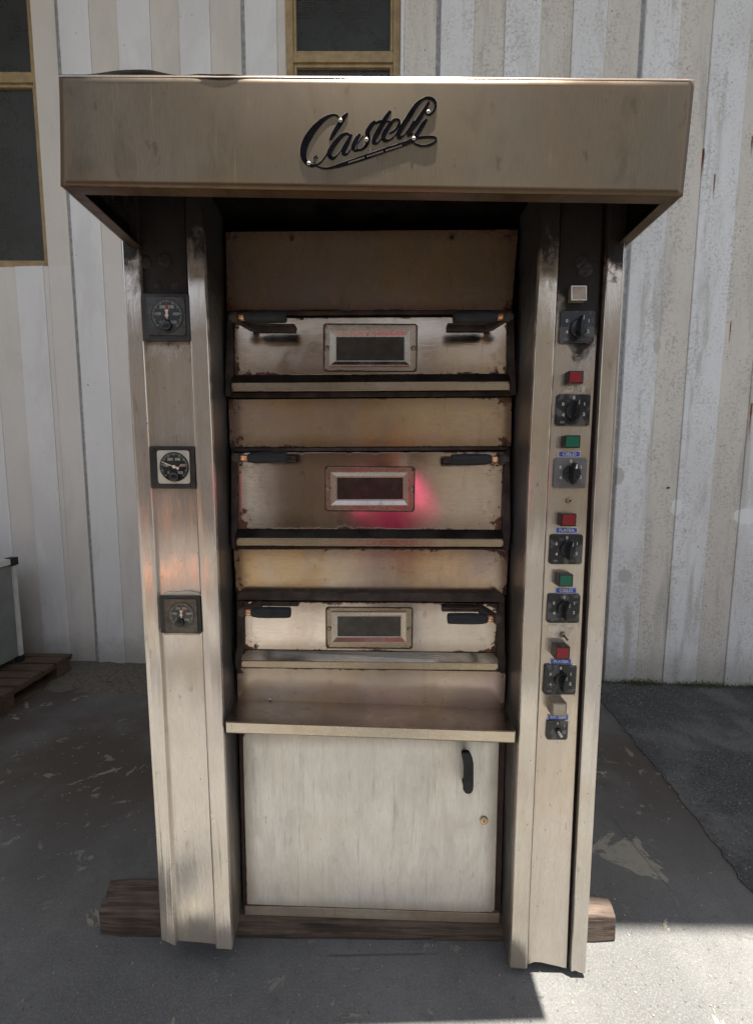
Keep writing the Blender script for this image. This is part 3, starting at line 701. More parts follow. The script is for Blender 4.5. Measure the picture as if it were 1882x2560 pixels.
# tiny punched marks along the underline (too blurred to read)
bm = bmesh.new()
for i in range(26):
    x = 600+i*22; y = 788-(x-600)*.322
    if i % 9 == 8: continue
    sheet(bm, [(730+(x)/4.236, 220+(y-9)/4.236), (730+(x+9)/4.236, 220+(y-10)/4.236), (730+(x+7)/4.236, 220+(y+7)/4.236), (730+(x-2)/4.236, 220+(y+8)/4.236)], YH(730+x/4.236)-.0035, .0003)
link('badge_print', bm, M_cop, badge)

# ------------------------------------------------------------------ recessed fascias
def panel(name, px, Y, mat, th=.003, parent=oven, bevel=.0015):
    bm = bmesh.new(); sheet(bm, px, Y, th); return link(name, bm, mat, parent, bevel=bevel)
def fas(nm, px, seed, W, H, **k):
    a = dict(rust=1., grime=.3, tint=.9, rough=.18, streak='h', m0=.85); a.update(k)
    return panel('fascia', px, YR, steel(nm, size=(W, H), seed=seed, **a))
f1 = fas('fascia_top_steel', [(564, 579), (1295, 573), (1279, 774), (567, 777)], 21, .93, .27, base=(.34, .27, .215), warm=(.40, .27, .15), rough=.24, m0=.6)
bm = bmesh.new()
for x, y in ((729, 595), (1129, 593)): p = at(x, y, YR-.004); cyl(bm, p, p+Vector((0, .006, 0)), .0075, n=6)
each('screw', bm, M_dark, f1)
fas('fascia_upper_steel', [(571, 998), (1279, 993), (1277, 1116), (575, 1119)], 22, .93, .16, base=(.62, .48, .34), warm=(.66, .40, .14), grime=.3)
fas('fascia_lower_steel', [(584, 1373), (1271, 1372), (1265, 1487), (590, 1482)], 23, .9, .15, base=(.68, .56, .44), warm=(.68, .45, .22), grime=.4)
fas('fascia_base_steel', [(592, 1668), (1265, 1679), (1259, 1775), (594, 1752)], 24, .9, .12, base=(.68, .58, .49), rust=.5, warm=(.58, .43, .30))

def screw(bm, px, py, Y, r):
    p = at(px, py, Y); lathe(bm, p, (0, 1, 0), [(-.0025, r*.4), (-.0022, r*.75), (0, r)], 14)
def door(d, seed):
    Y = 1.345
    k = dict(size=(.9, .17), rust=1., grime=.25, tint=.3, rough=.13, streak='h', seed=seed, dent=.4, gb=.15); k.update(d.get('mat', {}))
    dr = panel('oven_door', d['panel'], Y, steel('oven_door_steel', **k), .006)
    # ledge + drip strip
    a, b, c, e = d['ledge'], d['striptop'], d['stripbot'], d.get('ys', 1.318)
    P = [at(*a[0], Y), at(*a[1], Y), at(*b[1], e), at(*b[0], e)]
    bm = bmesh.new(); hull(bm, P, .003); link('drip_ledge', bm, d['ledgemat'], dr)
    panel('drip_strip', [b[0], b[1], c[1], c[0]], e-.003, steel('drip_strip_steel', (.66, .58, .44), .22, size=(.9, .025), rust=.18, grime=.25, streak='h', seed=seed+3), .003, dr, .0008)
    for poly, y in d['frame']: panel('door_frame', poly, y, M_dark, .025, dr, .002)
    # window
    (ox0, oy0, ox1, oy1), (rx0, ry0, rx1, ry1), (gx0, gy0, gx1, gy1), sc = d['win']
    bm = bmesh.new(); rplate(bm, rrect(ox0, oy0, ox1, oy1, .009, Y-.004), .0045)
    wf = link('window_frame', bm, steel('window_frame_steel', (.60, .52, .42), .22, size=(.28, .145), rust=.25, grime=.3, streak='h', seed=seed+5), dr, bevel=.001)
    bm = bmesh.new(); rplate(bm, rrect(ox0-2, oy0-1.6, ox1+2, oy1+2, .010, Y-.0012), .001); link('gasket', bm, M_dark, wf)
    # raised hopper rim: out from the plate, then sloping back in to the glass
    yo, yr_, yg = Y-.0042, Y-.0125, Y-.0065
    bm = bmesh.new()
    O = [at(x, y, yr_) for x, y in ((rx0, ry0), (rx1, ry0), (rx1, ry1), (rx0, ry1))]
    O0 = [Vector((p.x, yo, p.z)) for p in O]
    I = [at(x, y, yg) for x, y in ((gx0, gy0), (gx1, gy0), (gx1, gy1), (gx0, gy1))]
    cx = sum(p.x for p in O)/4; cz = sum(p.z for p in O)/4
    O2 = [Vector((p.x-.0022*(1 if p.x > cx else -1), p.y, p.z-.0022*(1 if p.z > cz else -1))) for p in O]
    I2 = [Vector((p.x+.004*(1 if p.x > cx else -1), p.y-.002, p.z+.004*(1 if p.z > cz else -1))) for p in I]
    I3 = [Vector((p.x, p.y-.002, p.z)) for p in I]
    rings = [[bm.verts.new(p) for p in R_] for R_ in (O0, O, O2, I2, I3, I)]
    for A, B in zip(rings, rings[1:]):
        for i in range(4): bm.faces.new((A[i], A[(i+1) % 4], B[(i+1) % 4], B[i]))
    link('window_rim', bm, M_chrome, wf, bevel=.0008)
    bm = bmesh.new(); p0, p1 = at(gx0, gy1, yg), at(gx1, gy0, yg); box(bm, (p0.x-.001, yg, p0.z-.001), (p1.x+.001, yg+.002, p1.z+.001)); link('glass', bm, d['glass'], wf)
    bm = bmesh.new()
    for x, y in sc: screw(bm, x, y, Y-.005, .0075)
    each('screw', bm, M_scr, wf)
    # handles
    for hx0, hx1, hy, colx, nutx, br in d['handles']:
        YG = 1.245; s = 1 if hx1 > hx0 else -1     # from collar end to free end
        bm = bmesh.new(); a = at(hx0, hy[0], YG); b = at(hx1, hy[1], YG); r = .0168; L = (b-a).length
        lathe(bm, a, b-a, [(0, r*.55), (.003, r*.78), (.02, r*.97), (.05, r*1.03), (L*.8, r), (L-.006, r*.97), (L-.001, r*.86), (L, r*.6)], 28)
        g = link('handle_grip', bm, M_rub, dr)
        bm = bmesh.new(); c_ = at(colx, hy[0], YG); cyl(bm, c_, a+(b-a).normalized()*.002, r*.58, mi=0)
        link('handle_collar', bm, M_cu, dr)
        bm = bmesh.new(); e_ = at(nutx, hy[0], YG); cyl(bm, e_, e_+(c_-e_).normalized()*.012, .0095, n=6)
        cyl(bm, e_+(c_-e_)*.35, c_+(a-c_)*.1, .0145, n=18)
        # arm going back to the door and foot plate
        q = Vector((c_.x-s*.008, 0, c_.z)); zc = c_.z
        f0 = Vector((c_.x+s*.02, Y-.004, zc)); P = []
        w_ = .010
        A = [Vector((q.x-w_, YG-.004, zc-.010)), Vector((q.x+w_, YG-.004, zc-.010)), Vector((q.x+w_, YG-.004, zc+.010)), Vector((q.x-w_, YG-.004, zc+.010))]
        B = [Vector((f0.x-w_, Y-.012, zc-.012)), Vector((f0.x+w_, Y-.012, zc-.012)), Vector((f0.x+w_, Y-.012, zc+.012)), Vector((f0.x-w_, Y-.012, zc+.012))]
        prism(bm, A, B)
        x0, x1 = sorted((f0.x-s*.006, f0.x+s*.125)); box(bm, (x0, Y-.011, zc-.010), (x1, Y-.003, zc+.010)); box(bm, (x0, Y-.024, zc+.004), (x1, Y-.011, zc+.008))
        for xx in (.3, .8):
            X = x0+(x1-x0)*xx; cyl(bm, (X, Y-.018, zc-.004), (X, Y-.012, zc-.004), .005, n=10)
        link('handle_bracket', bm, M_dark, dr, bevel=.0012)
    return dr
def mat_glass(name, c, r=.12):
    m = Mat(name); f = m.noise(24, 6, .7)
    m.b.inputs['Specular IOR Level'].default_value = .25; return m.set(m.mix(m.ramp(f, .35, .75), c, tuple(v*1.8 for v in c)), m.ramp(m.noise(9, 4), .3, .7, r, r+.2), 0., m.bump(f, .35, .001))
M_lbl = plain('sooty_ledge', (.03, .025, .021), .38, .6, .4, 14)  # dark tone for the ledges of the upper two doors
door(dict(panel=[(585, 795), (1271, 791), (1268, 934), (587, 938)], ledge=[(587, 939), (1268, 935)], striptop=[(579, 957), (1274, 953)], stripbot=[(579, 979), (1274, 975)],
     ledgemat=M_lbl, frame=[([(568, 778), (1282, 774), (1282, 783), (568, 788)], 1.34), ([(568, 786), (580, 792), (582, 935), (576, 958), (577, 988), (564, 990), (563, 940)], 1.33),
       ([(1272, 790), (1284, 780), (1288, 940), (1290, 986), (1276, 988), (1275, 950), (1270, 932)], 1.33), ([(577, 981), (1276, 977), (1277, 990), (577, 994)], 1.35)],
     win=((810, 810.5, 1041, 927.5), (823, 825, 1025, 914), (841, 843, 1010, 901), ((818, 870), (1033, 870))), glass=mat_glass('dusty_oven_glass', (.030, .025, .02)),
     handles=[(611, 716, (793, 792), 594, 574, 0), (1243, 1132, (792, 794), 1259, 1282, 0)], mat=dict(base=(.70, .59, .50))), 31)
door(dict(panel=[(592, 1132), (1260, 1129), (1254, 1325), (594, 1323)], ledge=[(594, 1324), (1254, 1326)], striptop=[(591, 1345), (1258, 1347)], stripbot=[(591, 1365), (1258, 1367)],
     ledgemat=M_lbl, frame=[([(578, 1120), (1272, 1117), (1272, 1125), (578, 1129)], 1.34), ([(578, 1128), (588, 1133), (592, 1320), (588, 1345), (588, 1372), (579, 1372), (578, 1330)], 1.33),
       ([(1262, 1130), (1274, 1120), (1276, 1330), (1272, 1376), (1260, 1378), (1258, 1344), (1256, 1325)], 1.33), ([(591, 1366), (1260, 1369), (1260, 1375), (591, 1372)], 1.35)],
     win=((814, 1167, 1035, 1277), (826, 1180, 1020, 1264), (843, 1194, 1007, 1248), ((820, 1222), (1028, 1222))), glass=mat_glass('burnt_oven_glass', (.028, .018, .014)),
     handles=[(620, 718, (1145, 1143), 599, 581, 0), (1228, 1126, (1148, 1150), 1246, 1270, 0)], mat=dict(base=(.84, .74, .68), rough=.10, dent=.4, rv=.06, gb=.10)), 41)
M_l3 = steel('oven_ledge_steel', (.20, .18, .155), .14, grime=.3, streak='h', seed=55)
door(dict(panel=[(605, 1503), (1246, 1508), (1241, 1632), (608, 1623)], ledge=[(608, 1624), (1241, 1633)], striptop=[(603, 1651), (1245, 1659)], stripbot=[(603, 1668), (1245, 1677)],
     ledgemat=M_l3, frame=[([(592, 1484), (600, 1480), (1232, 1484), (1246, 1479), (1262, 1492), (1262, 1506), (592, 1500)], 1.32), ([(592, 1500), (606, 1502), (608, 1622), (603, 1650), (603, 1672), (588, 1672), (588, 1636), (592, 1620)], 1.33),
       ([(1247, 1506), (1261, 1503), (1262, 1636), (1264, 1640), (1262, 1684), (1249, 1683), (1244, 1656), (1243, 1634)], 1.33)],
     win=((816, 1519, 1030, 1620), (829, 1531, 1016, 1607), (844, 1540.5, 1001, 1590), ((823, 1571), (1023, 1573))), glass=mat_glass('grey_oven_glass', (.040, .036, .03)),
     handles=[(629, 727, (1531, 1531), 612, 598, 0), (1218, 1118, (1547, 1546), 1236, 1252, 0)], mat=dict(base=(.80, .70, .62))), 51)

# ------------------------------------------------------------------ shelf and lower cupboard
YS = 1.2257
M_shelf = steel('shelf_steel', (.36, .31, .26), .30, grime=.3, tint=.4, streak='h', seed=61)
bm = bmesh.new(); hull(bm, [at(594, 1750, YR), at(1260, 1773, YR), at(1288, 1830, YS), at(565, 1806, YS)][::-1], .003); shelf = link('shelf', bm, M_shelf, oven)
P = [(565, 1806), (1288, 1830), (1286, 1857), (566, 1832)]
panel('shelf_lip', P, YS-.003, steel('shelf_lip_steel', (.62, .55, .46), .22, grime=.25, streak='h', seed=62), .003, shelf, .0012)
bm = bmesh.new(); a = at(566, 1832, YS-.003); b = at(1286, 1857, YS-.003); prism(bm, [a, b, b+Vector((0, .02, .002)), a+Vector((0, .02, .002))], [p+Vector((0, 0, .002)) for p in (a, b, b+Vector((0, .02, .002)), a+Vector((0, .02, .002)))])
link('shelf_return', bm, M_shelf, shelf)
bm = bmesh.new()
for x, y in ((676, 1747), (1178, 1771)): p = at(x, y, YR-.002); lathe(bm, p, (0, -1, 0), [(0, .004), (.002, .003), (.003, .001)], 12)
each('stud', bm, M_white, shelf)
M_cup = steel('cupboard_steel', (.74, .72, .675), .36, size=(.82, .55), rust=.22, grime=.22, tint=.2, film=1., dent=.4, seed=71)
cd_ = panel('cupboard_door', [(607, 1832), (1247, 1856), (1236, 2283), (617, 2261)], 1.345, M_cup, .004)
panel('door_jamb', [(597, 1826), (608, 1826), (617, 2290), (609, 2290)], 1.362, M_jamb, .004, cd_); panel('door_jamb', [(1240, 1840), (1262, 1850), (1250, 2310), (1230, 2305)], 1.362, M_jamb, .004, cd_)
rl = panel('bottom_rail', [(612, 2263), (1249, 2285), (1247, 2309), (612, 2287)], 1.350, steel('rail_steel', (.80, .74, .62), .35, m0=.7, size=(.83, .03), rust=.05, grime=.5, streak='h', seed=73, warm=(.55, .30, .10), tint=.8), .03)
K = 6.883; T = lambda x, y: (1080+x/K, 1820+y/K)
bm = bmesh.new(); prof = [(520, 428), (640, 420), (672, 470), (700, 545), (716, 630), (716, 1000), (706, 1085), (672, 1132), (620, 1148), (572, 1132), (540, 1085), (546, 980), (550, 720), (540, 610), (516, 500), (510, 455)]
sheet(bm, [T(*p) for p in prof], 1.292, .016)
h1_, h2_ = at(*T(600, 560), 1.30), at(*T(600, 1060), 1.30)
for p in (h1_, h2_): box(bm, (p.x-.009, 1.304, p.z-.009), (p.x+.009, 1.346, p.z+.007))
link('door_pull', bm, M_rub, cd_, bevel=.004, seg=3)
bm = bmesh.new(); p = at(1209, 2051, 1.343); lathe(bm, p, (0, -1, 0), [(-.001, .0135), (.003, .0135), (.004, .011), (.0035, .009), (.0035, .002)], 28); lk = link('lock', bm, plain('brass_lock', (.50, .36, .22), .3, .9, .2), cd_)
bm = bmesh.new(); box(bm, (p.x-.001, p.y-.0050, p.z-.004), (p.x+.0012, p.y-.0036, p.z+.004)); link('keyhole', bm, M_black, lk)

# ------------------------------------------------------------------ thermometers
M_face = plain('black_dial', (.016, .016, .016), .3, 0., .6, 12); M_cream = plain('cream_dial_plate', (.46, .43, .35), .4, 0., .12, 20)
M_red = plain('red_needle', (.35, .03, .02), .5); M_pale = plain('pale_needle', (.62, .52, .42), .5); M_print = plain('dial_print', (.30, .33, .28), .6)
def thermo(bez, face, cen, rad, knob, white, n1, n2, seed, dusty):
    Yb = 1.196+TL((bez[1]+bez[3])/2)
    bm = bmesh.new(); rplate(bm, rrect(*bez, .004, Yb), .019); b = link('thermometer', bm, plain('thermometer_bezel', (.020, .018, .017), .45, 0., .5, 25), oven, bevel=.0015)
    b['label'] = ['uppermost sooty thermometer', 'middle thermometer with cream dial plate', 'lowest thermometer with dusty glass'][seed]
    bm = bmesh.new(); rplate(bm, rrect(*face, .007, Yb-.0035), .0033); fc = link('dial_plate', bm, M_cream if white else plain('dial_glass', (.035, .032, .027) if not dusty else (.062, .056, .043), .22, 0., .55, 35), b, bevel=.001)
    c = at(*cen, Yb-.005); r = rad*1.19/FPX
    bm = bmesh.new(); cyl(bm, c+Vector((0, .0012, 0)), c, r*1.06, n=48); d = link('dial', bm, M_face if not dusty else plain('dusty_dial', (.05, .045, .035), .3, 0., .4, 30), b)
    bm = bmesh.new(); Q = c+Vector((0, -.0004, 0))
    def rad_bar(an, r0, r1, w_, bm_, y=0.):
        dx, dz = sin(an), cos(an); px_, pz_ = dz, -dx; P = [Q+Vector((dx*r_+px_*w_*s, y, dz*r_+pz_*w_*s)) for r_, s in ((r0, -1), (r1, -1), (r1, 1), (r0, 1))]
        prism(bm_, P, [p_+Vector((0, .0003, 0)) for p_ in P])
    for i in range(51):
        an = radians(-135+270*i/50); big = i % 5 == 0; rad_bar(an, r*(.80 if big else .87), r*.97, .0007 if big else .00035, bm)
    link('dial_scale', bm, M_print, b)
    for i in range(6):
        an = radians(-135+54*i); q = Q+Vector((sin(an)*r*.60, 0, cos(an)*r*.60)); text('dial_number', str(i*100), r*.27, q, M_print, b, bold=.0003)
    bm = bmesh.new(); rad_bar(n1, 0, r*.86, .0011, bm, -.0006); link('set_needle', bm, M_red, b)
    bm = bmesh.new(); rad_bar(n2+pi, r*.05, r*.28, .0018, bm, -.0010)
    dx, dz = sin(n2), cos(n2)
    if white: rad_bar(n2, 0, r*.95, .0011, bm, -.0010)
    P = [Q+Vector((dx*a_+dz*b_, -.0011, dz*a_-dx*b_)) for a_, b_ in (((r*.05, -.001), (r*.38, -r*.13), (r*.38, r*.13), (r*.05, .001)) if not white else ((-r*.10, -.001), (-r*.36, -r*.13), (-r*.36, r*.13), (-r*.10, .001)))]
    prism(bm, P, [p_+Vector((0, .0004, 0)) for p_ in P]); cyl(bm, Q+Vector((0, -.0018, 0)), Q+Vector((0, -.0006, 0)), r*.12); link('needle', bm, M_pale, b)
    k = at(*knob, Yb-.006); bm = bmesh.new(); lathe(bm, k, (0, -1, 0), [(0, r*.36), (.006, r*.34), (.008, r*.28), (.008, r*.05)], 24); link('set_knob', bm, M_bak, b)
    if white:
        bm = bmesh.new()
        for x, y in ((387, 1123), (474, 1123), (387, 1212), (477, 1214)): screw(bm, x, y, Yb, .0025)
        each('screw', bm, M_dark, b)
thermo((357, 734, 473, 850), (367, 742, 463, 838), (418, 789), 37, (416.5, 812), False, 0.0, 0.0, 0, False)
thermo((378, 1115, 487, 1222), (394, 1126, 474, 1209), (436, 1167), 35, (436.5, 1192), True, radians(88), radians(-68), 1, False)
thermo((400, 1490, 502, 1583), (412, 1498, 493, 1581), (454, 1537), 32, (451, 1556), False, radians(28), 0.0, 2, True)
# old putty blobs above the first gauge, and a torn sealing bead round the third
bm = bmesh.new()
for x, y, r_ in ((412, 650, .020), (365, 655, .018), (398, 712, .012), (440, 716, .010)):
    c = at(x, y, YP+TL(y)); ret = bmesh.ops.create_icosphere(bm, subdivisions=3, radius=r_, matrix=Matrix.Translation(c))
    for v in ret['verts']:
        dn_ = sin(v.co.x*230+x)*sin(v.co.z*190+y)*.0016; v.co.y = c.y+(v.co.y-c.y)*.22+dn_; v.co.x += dn_*1.4; v.co.z += dn_
bmesh.ops.recalc_face_normals(bm, faces=bm.faces[:])
each('putty_cover', bm, plain('sooty_putty', (.03, .024, .02), .85, 0., .5, 40, .003), pl, smooth=True)
bm = bmesh.new()
for x, y, r_ in ((1462, 672, .022), (1455, 655, .020)):
    c = at(x, y, YP+TL(y)); ret = bmesh.ops.create_icosphere(bm, subdivisions=3, radius=r_, matrix=Matrix.Translation(c))
    for v in ret['verts']:
        dn_ = sin(v.co.x*230+x)*sin(v.co.z*190+y)*.0016; v.co.y = c.y+(v.co.y-c.y)*.25+dn_; v.co.x += dn_*1.4
each('putty_cover', bm, plain('sooty_putty_b', (.022, .02, .02), .8, 0., .5, 40, .003), pr, smooth=True)
bm = bmesh.new(); Pp = []
tp = [(405, 1486), (420, 1480), (445, 1481), (470, 1478), (495, 1483), (505, 1489), (503, 1493), (455, 1492), (408, 1491)]; sheet(bm, tp, 1.205, .008, tilt=True); sheet(bm, [(408, 1583), (450, 1580), (500, 1584), (498, 1589), (440, 1588), (410, 1588)], 1.205, .008, tilt=True)
each('sealing_bead', bm, plain('pale_sealant', (.50, .44, .34), .45, 0., .2, 30), pl, bevel=.002)

# ------------------------------------------------------------------ switches, lamps, labels
def mat_swplate():
    m = Mat('switch_plate_plastic'); f = m.noise(18, 3, .5, dist=.8)
    k = m.ramp(f, .52, .55); return m.set(m.mix(k, (.016, .017, .019), (.075, .078, .078)), m.ramp(f, .3, .7, .2, .45), 0.)
M_swp = mat_swplate(); M_swg = plain('dusty_grey_plastic', (.115, .115, .112), .4, 0., .2, 30)
def switch(rect, kc, kr, top0=True, tall=True, small=False, grey=False, ang=0.):
    x0, y0, x1, y1 = rect; Yb = 1.2065+TL((y0+y1)/2)
    bm = bmesh.new(); rplate(bm, rrect(x0, y0, x1, y1, .008, Yb), .007); b = link('switch', bm, M_swg if grey else M_swp, oven, bevel=.0015)
    cx, cy = (x0+x1)/2, (y0+y1)/2; W_ = x1-x0; H_ = y1-y0
    if not small:
        marks = [('0', -.30, -.18), ('1', .33, -.18), ('2', .31, .14), ('4', -.30, .16)]+([('0', .02, -.38)] if top0 else [])
        for s, ax, ay in marks: text('switch_number', s, .0125, at(cx+ax*W_, cy+ay*H_, Yb-.0006), M_white, b, bold=.0003)
        bm = bmesh.new(); q = Yb-.0005                     # small outlined maker's plate and oval mark
        X0, X1, Y0, Y1 = cx+.10*W_, cx+.42*W_, cy+.34*H_, cy+.42*H_
        for r_ in ((X0, Y0, X1, Y0+.8), (X0, Y1-.8, X1, Y1), (X0, Y0, X0+.8, Y1), (X1-.8, Y0, X1, Y1)):
            sheet(bm, [(r_[0], r_[1]), (r_[2], r_[1]), (r_[2], r_[3]), (r_[0], r_[3])], q, .0004)
        for i in range(7):
            a_ = X0+2.5+i*(X1-X0-5)/7; sheet(bm, [(a_, Y0+2.2), (a_+1.8, Y0+2.2), (a_+1.8, Y1-2.2), (a_, Y1-2.2)], q-.0001, .0003)
        link('maker_mark', bm, M_cop, b)
        bm = bmesh.new(); rplate(bm, rrect(cx-.40*W_, cy+.34*H_, cx-.26*W_, cy+.42*H_, .003, q), .0004); link('oval_mark', bm, M_swg, b)
        c = at(*kc, Yb); R = kr*1.19/FPX
        bm = bmesh.new(); lathe(bm, c, (0, -1, 0), [(0, R), (.006, R*.98), (.008, R*.9), (.008, R*.1)], 32)
        # wing grip
        n = 14; F = []; L_ = R*1.32; wv = R*.36
        for i in range(n+1):
            t = -1+2*i/n; F.append((wv*(1-abs(t)**2.2)**.6+.0004, t*L_))
        pts_ = [(a_, z_) for a_, z_ in F]+[(-a_, z_) for a_, z_ in F[::-1]]
        ca, sa = cos(ang), sin(ang)
        def w3(a_, z_, y_, s_=1.): return Vector((c.x+(a_*ca+z_*sa)*s_, c.y-y_, c.z+(-a_*sa+z_*ca)*s_))
        prism(bm, [w3(a_*.7, z_, .030, .88) for a_, z_ in pts_], [w3(a_, z_, .007) for a_, z_ in pts_])
        kb = link('knob', bm, M_bak, b, bevel=.0012, seg=3)
        bm = bmesh.new(); P = [w3(a_, z_, .0304) for a_, z_ in ((-.0006, L_*.45), (.0006, L_*.45), (.0004, L_*.82), (-.0004, L_*.82))]
        if grey: P = [w3(a_, z_, .0304) for a_, z_ in ((-.003, L_*.42), (.003, L_*.42), (.0008, L_*.80), (-.0008, L_*.80))]
        prism(bm, P, [p+Vector((0, .0004, 0)) for p in P]); link('pointer', bm, M_white, b)
    else:
        for s, ax, ay in (('0', .02, -.34), ('1', .33, -.20)): text('switch_number', s, .009, at(cx+ax*W_, cy+ay*H_, Yb-.0006), M_white, b, bold=.0003)
        bm = bmesh.new()
        for P in ([(-.36, .18), (-.14, .18), (-.22, -.10)], [(.18, .10), (.28, -.02), (.42, .04), (.36, .22), (.2, .2)]): sheet(bm, [(cx+a_*W_, cy+b_*H_) for a_, b_ in P], Yb-.0005, .0004)
        link('print_mark', bm, M_swg, b)
        c = at(*kc, Yb); R = kr*1.19/FPX; bm = bmesh.new(); lathe(bm, c, (0, -1, 0), [(0, R), (.005, R*.95), (.006, R*.8), (.006, R*.1)], 24); link('knob', bm, M_bak, b)
        bm = bmesh.new(); a_ = c+Vector((-.003, -.006, .003)); d_ = c+Vector((.003, -.020, -.006)); cyl(bm, a_, d_, .0035, .0045, n=8); link('lever', bm, plain('ivory_lever', (.60, .56, .47), .4), b, bevel=.001)
    return b
def blamp(rect, col, name, dp=.026, beige=False):
    x0, y0, x1, y1 = rect; Yl = YP-dp+TL((y0+y1)/2)
    P = rrect(x0, y0, x1, y1, .0012, Yl, 2)
    bm = bmesh.new(); rplate(bm, P, dp-.0006); b = link('signal_lamp' if not beige else 'push_button', bm, M_bak if not beige else plain('grimy_housing', (.22, .18, .13), .4, .3, .3), oven, bevel=.001)
    bm = bmesh.new(); q = 3.2; rplate(bm, rrect(x0+q, y0+q, x1-q, y1-q, .001, Yl-.0022, 2), .003)
    link('lens' if not beige else 'button_cap', bm, col, b, bevel=.0008); return b
def mat_lens(n, c):
    m = Mat(n); k = m.noise(25, 4); return m.set(m.mix(m.ramp(k, .4, .75), c, tuple(min(1, v*.6+.015) for v in c)), .22, 0., m.bump(m.vor(500), .3, .0005))
M_lr = mat_lens('red_lens', (.24, .006, .012)); M_lg = mat_lens('green_lens', (.006, .115, .065)); M_lbg = plain('beige_cap', (.36, .31, .24), .3, 0., .15, 20)
M_bk2 = None
b = blamp((1427, 714, 1466, 751), M_lbg, 'push_button', .020, True); b['label'] = 'square beige push button with steel rim'
bm = bmesh.new()
for r_ in ((1427, 714, 1466, 717), (1427, 748, 1466, 751), (1427, 717, 1430, 748), (1463, 717, 1466, 748)): sheet(bm, [(r_[0], r_[1]), (r_[2], r_[1]), (r_[2], r_[3]), (r_[0], r_[3])], YP-.0225+TL(733), .0022)
link('button_rim', bm, M_chrome, b)
switch((1399, 776, 1486, 858), (1444, 821), 21, top0=False, ang=.06)
switch((1390, 985, 1475, 1065), (1433, 1027), 21, ang=.06)
switch((1384, 1144, 1466, 1221), (1427.5, 1183.5), 22, grey=True, ang=.03)
switch((1374, 1336, 1456, 1411), (1418, 1373), 20, ang=.1)
switch((1368, 1485, 1449, 1558), (1410, 1522), 20, ang=.1)
switch((1359, 1662, 1440, 1737), (1403, 1700), 20, ang=.1)
switch((1366, 1801, 1419, 1850), (1395, 1828), 9, small=True)
blamp((1420, 927, 1458, 959), M_lr, 'l'); blamp((1411, 1088, 1450, 1120), M_lg, 'l'); blamp((1402, 1284, 1440, 1316), M_lr, 'l')
blamp((1396, 1436, 1432, 1467), M_lg, 'l', .030); blamp((1388, 1617, 1424, 1649), M_lr, 'l', .034); blamp((1380, 1758, 1416, 1791), M_lbg, 'l', .036, True)
M_lab = plain('blue_tape', (.035, .085, .42), .35, 0., .25, 60)
def label(x0, y0, x1, y1, s, wx):
    bm = bmesh.new(); Y = YP-.0025+TL((y0+y1)/2); sheet(bm, [(x0, y0), (x1, y0), (x1, y1), (x0, y1)], Y, .0022); b = link('tape_label', bm, M_white, oven)
    bm = bmesh.new(); sheet(bm, [(x0+1.6, y0+1.6), (x1-1.6, y0+1.6), (x1-1.6, y1-1.6), (x0+1.6, y1-1.6)], Y-.0004, .0005); link('tape_field', bm, M_lab, b)
    text('tape_letters', s, .0125, at((x0+x1)/2, (y0+y1)/2, Y-.0008), M_white, b, bold=.0002, sx=wx*1.1)
label(1395, 1127.5, 1450, 1143, 'CIELO', 1.05); label(1388, 1318.5, 1443, 1333.5, 'PLATEA', .95); label(1387.5, 1469, 1441, 1483.5, 'CIELO', 1.05)
label(1374.6, 1646.5, 1428, 1661.5, 'PLATEA', .95); label(1368, 1786.5, 1420.6, 1800.5, 'INT. GEN', .85)
for x, y, lv in ((1437, 893, 0), (1419, 1251, 0), (1404, 1585, 1)):
    p = at(x, y, YP-.0005+TL(y)); bm = bmesh.new(); cyl(bm, p, p+Vector((0, -.004, 0)), .0088, n=6); lathe(bm, p+Vector((0, -.004, 0)), (0, -1, 0), [(0, .0062), (.006, .0055), (.006, .002)], 16)
    t_ = link('toggle_switch', bm, M_scr, oven)
    bm = bmesh.new(); cyl(bm, p+Vector((0, -.009, 0)), p+Vector((.006, -.026, -.008) if lv else (.001, -.014, 0)), .0022, .0032, n=12); link('lever', bm, M_bak, t_)
M_res = plain('torn_sticker_residue', (.52, .47, .38), .6, 0., .25, 60)
bm = bmesh.new()
sheet(bm, [(1406, 967), (1432, 964), (1462, 965), (1461, 974), (1459, 982), (1430, 981), (1404, 983), (1409, 974)], YP-.0008, .0004, tilt=True)
sheet(bm, [(1371, 1562), (1396, 1560), (1436, 1563), (1434, 1573), (1427, 1575), (1420, 1590), (1398, 1596), (1385, 1588), (1382, 1580), (1369, 1577)], YP-.0008, .0004, tilt=True)
each('sticker_residue', bm, M_res, pr)
bm = bmesh.new()
for x, y in ((1414, 971), (1421, 973), (1428, 970), (1450, 978), (1456, 981), (1426, 1568), (1431, 1566)): p = at(x, y, YP-.001+TL(y)); cyl(bm, p, p+Vector((0, .0004, 0)), .0014, n=8)
each('sticker_speck', bm, M_dark, pr)

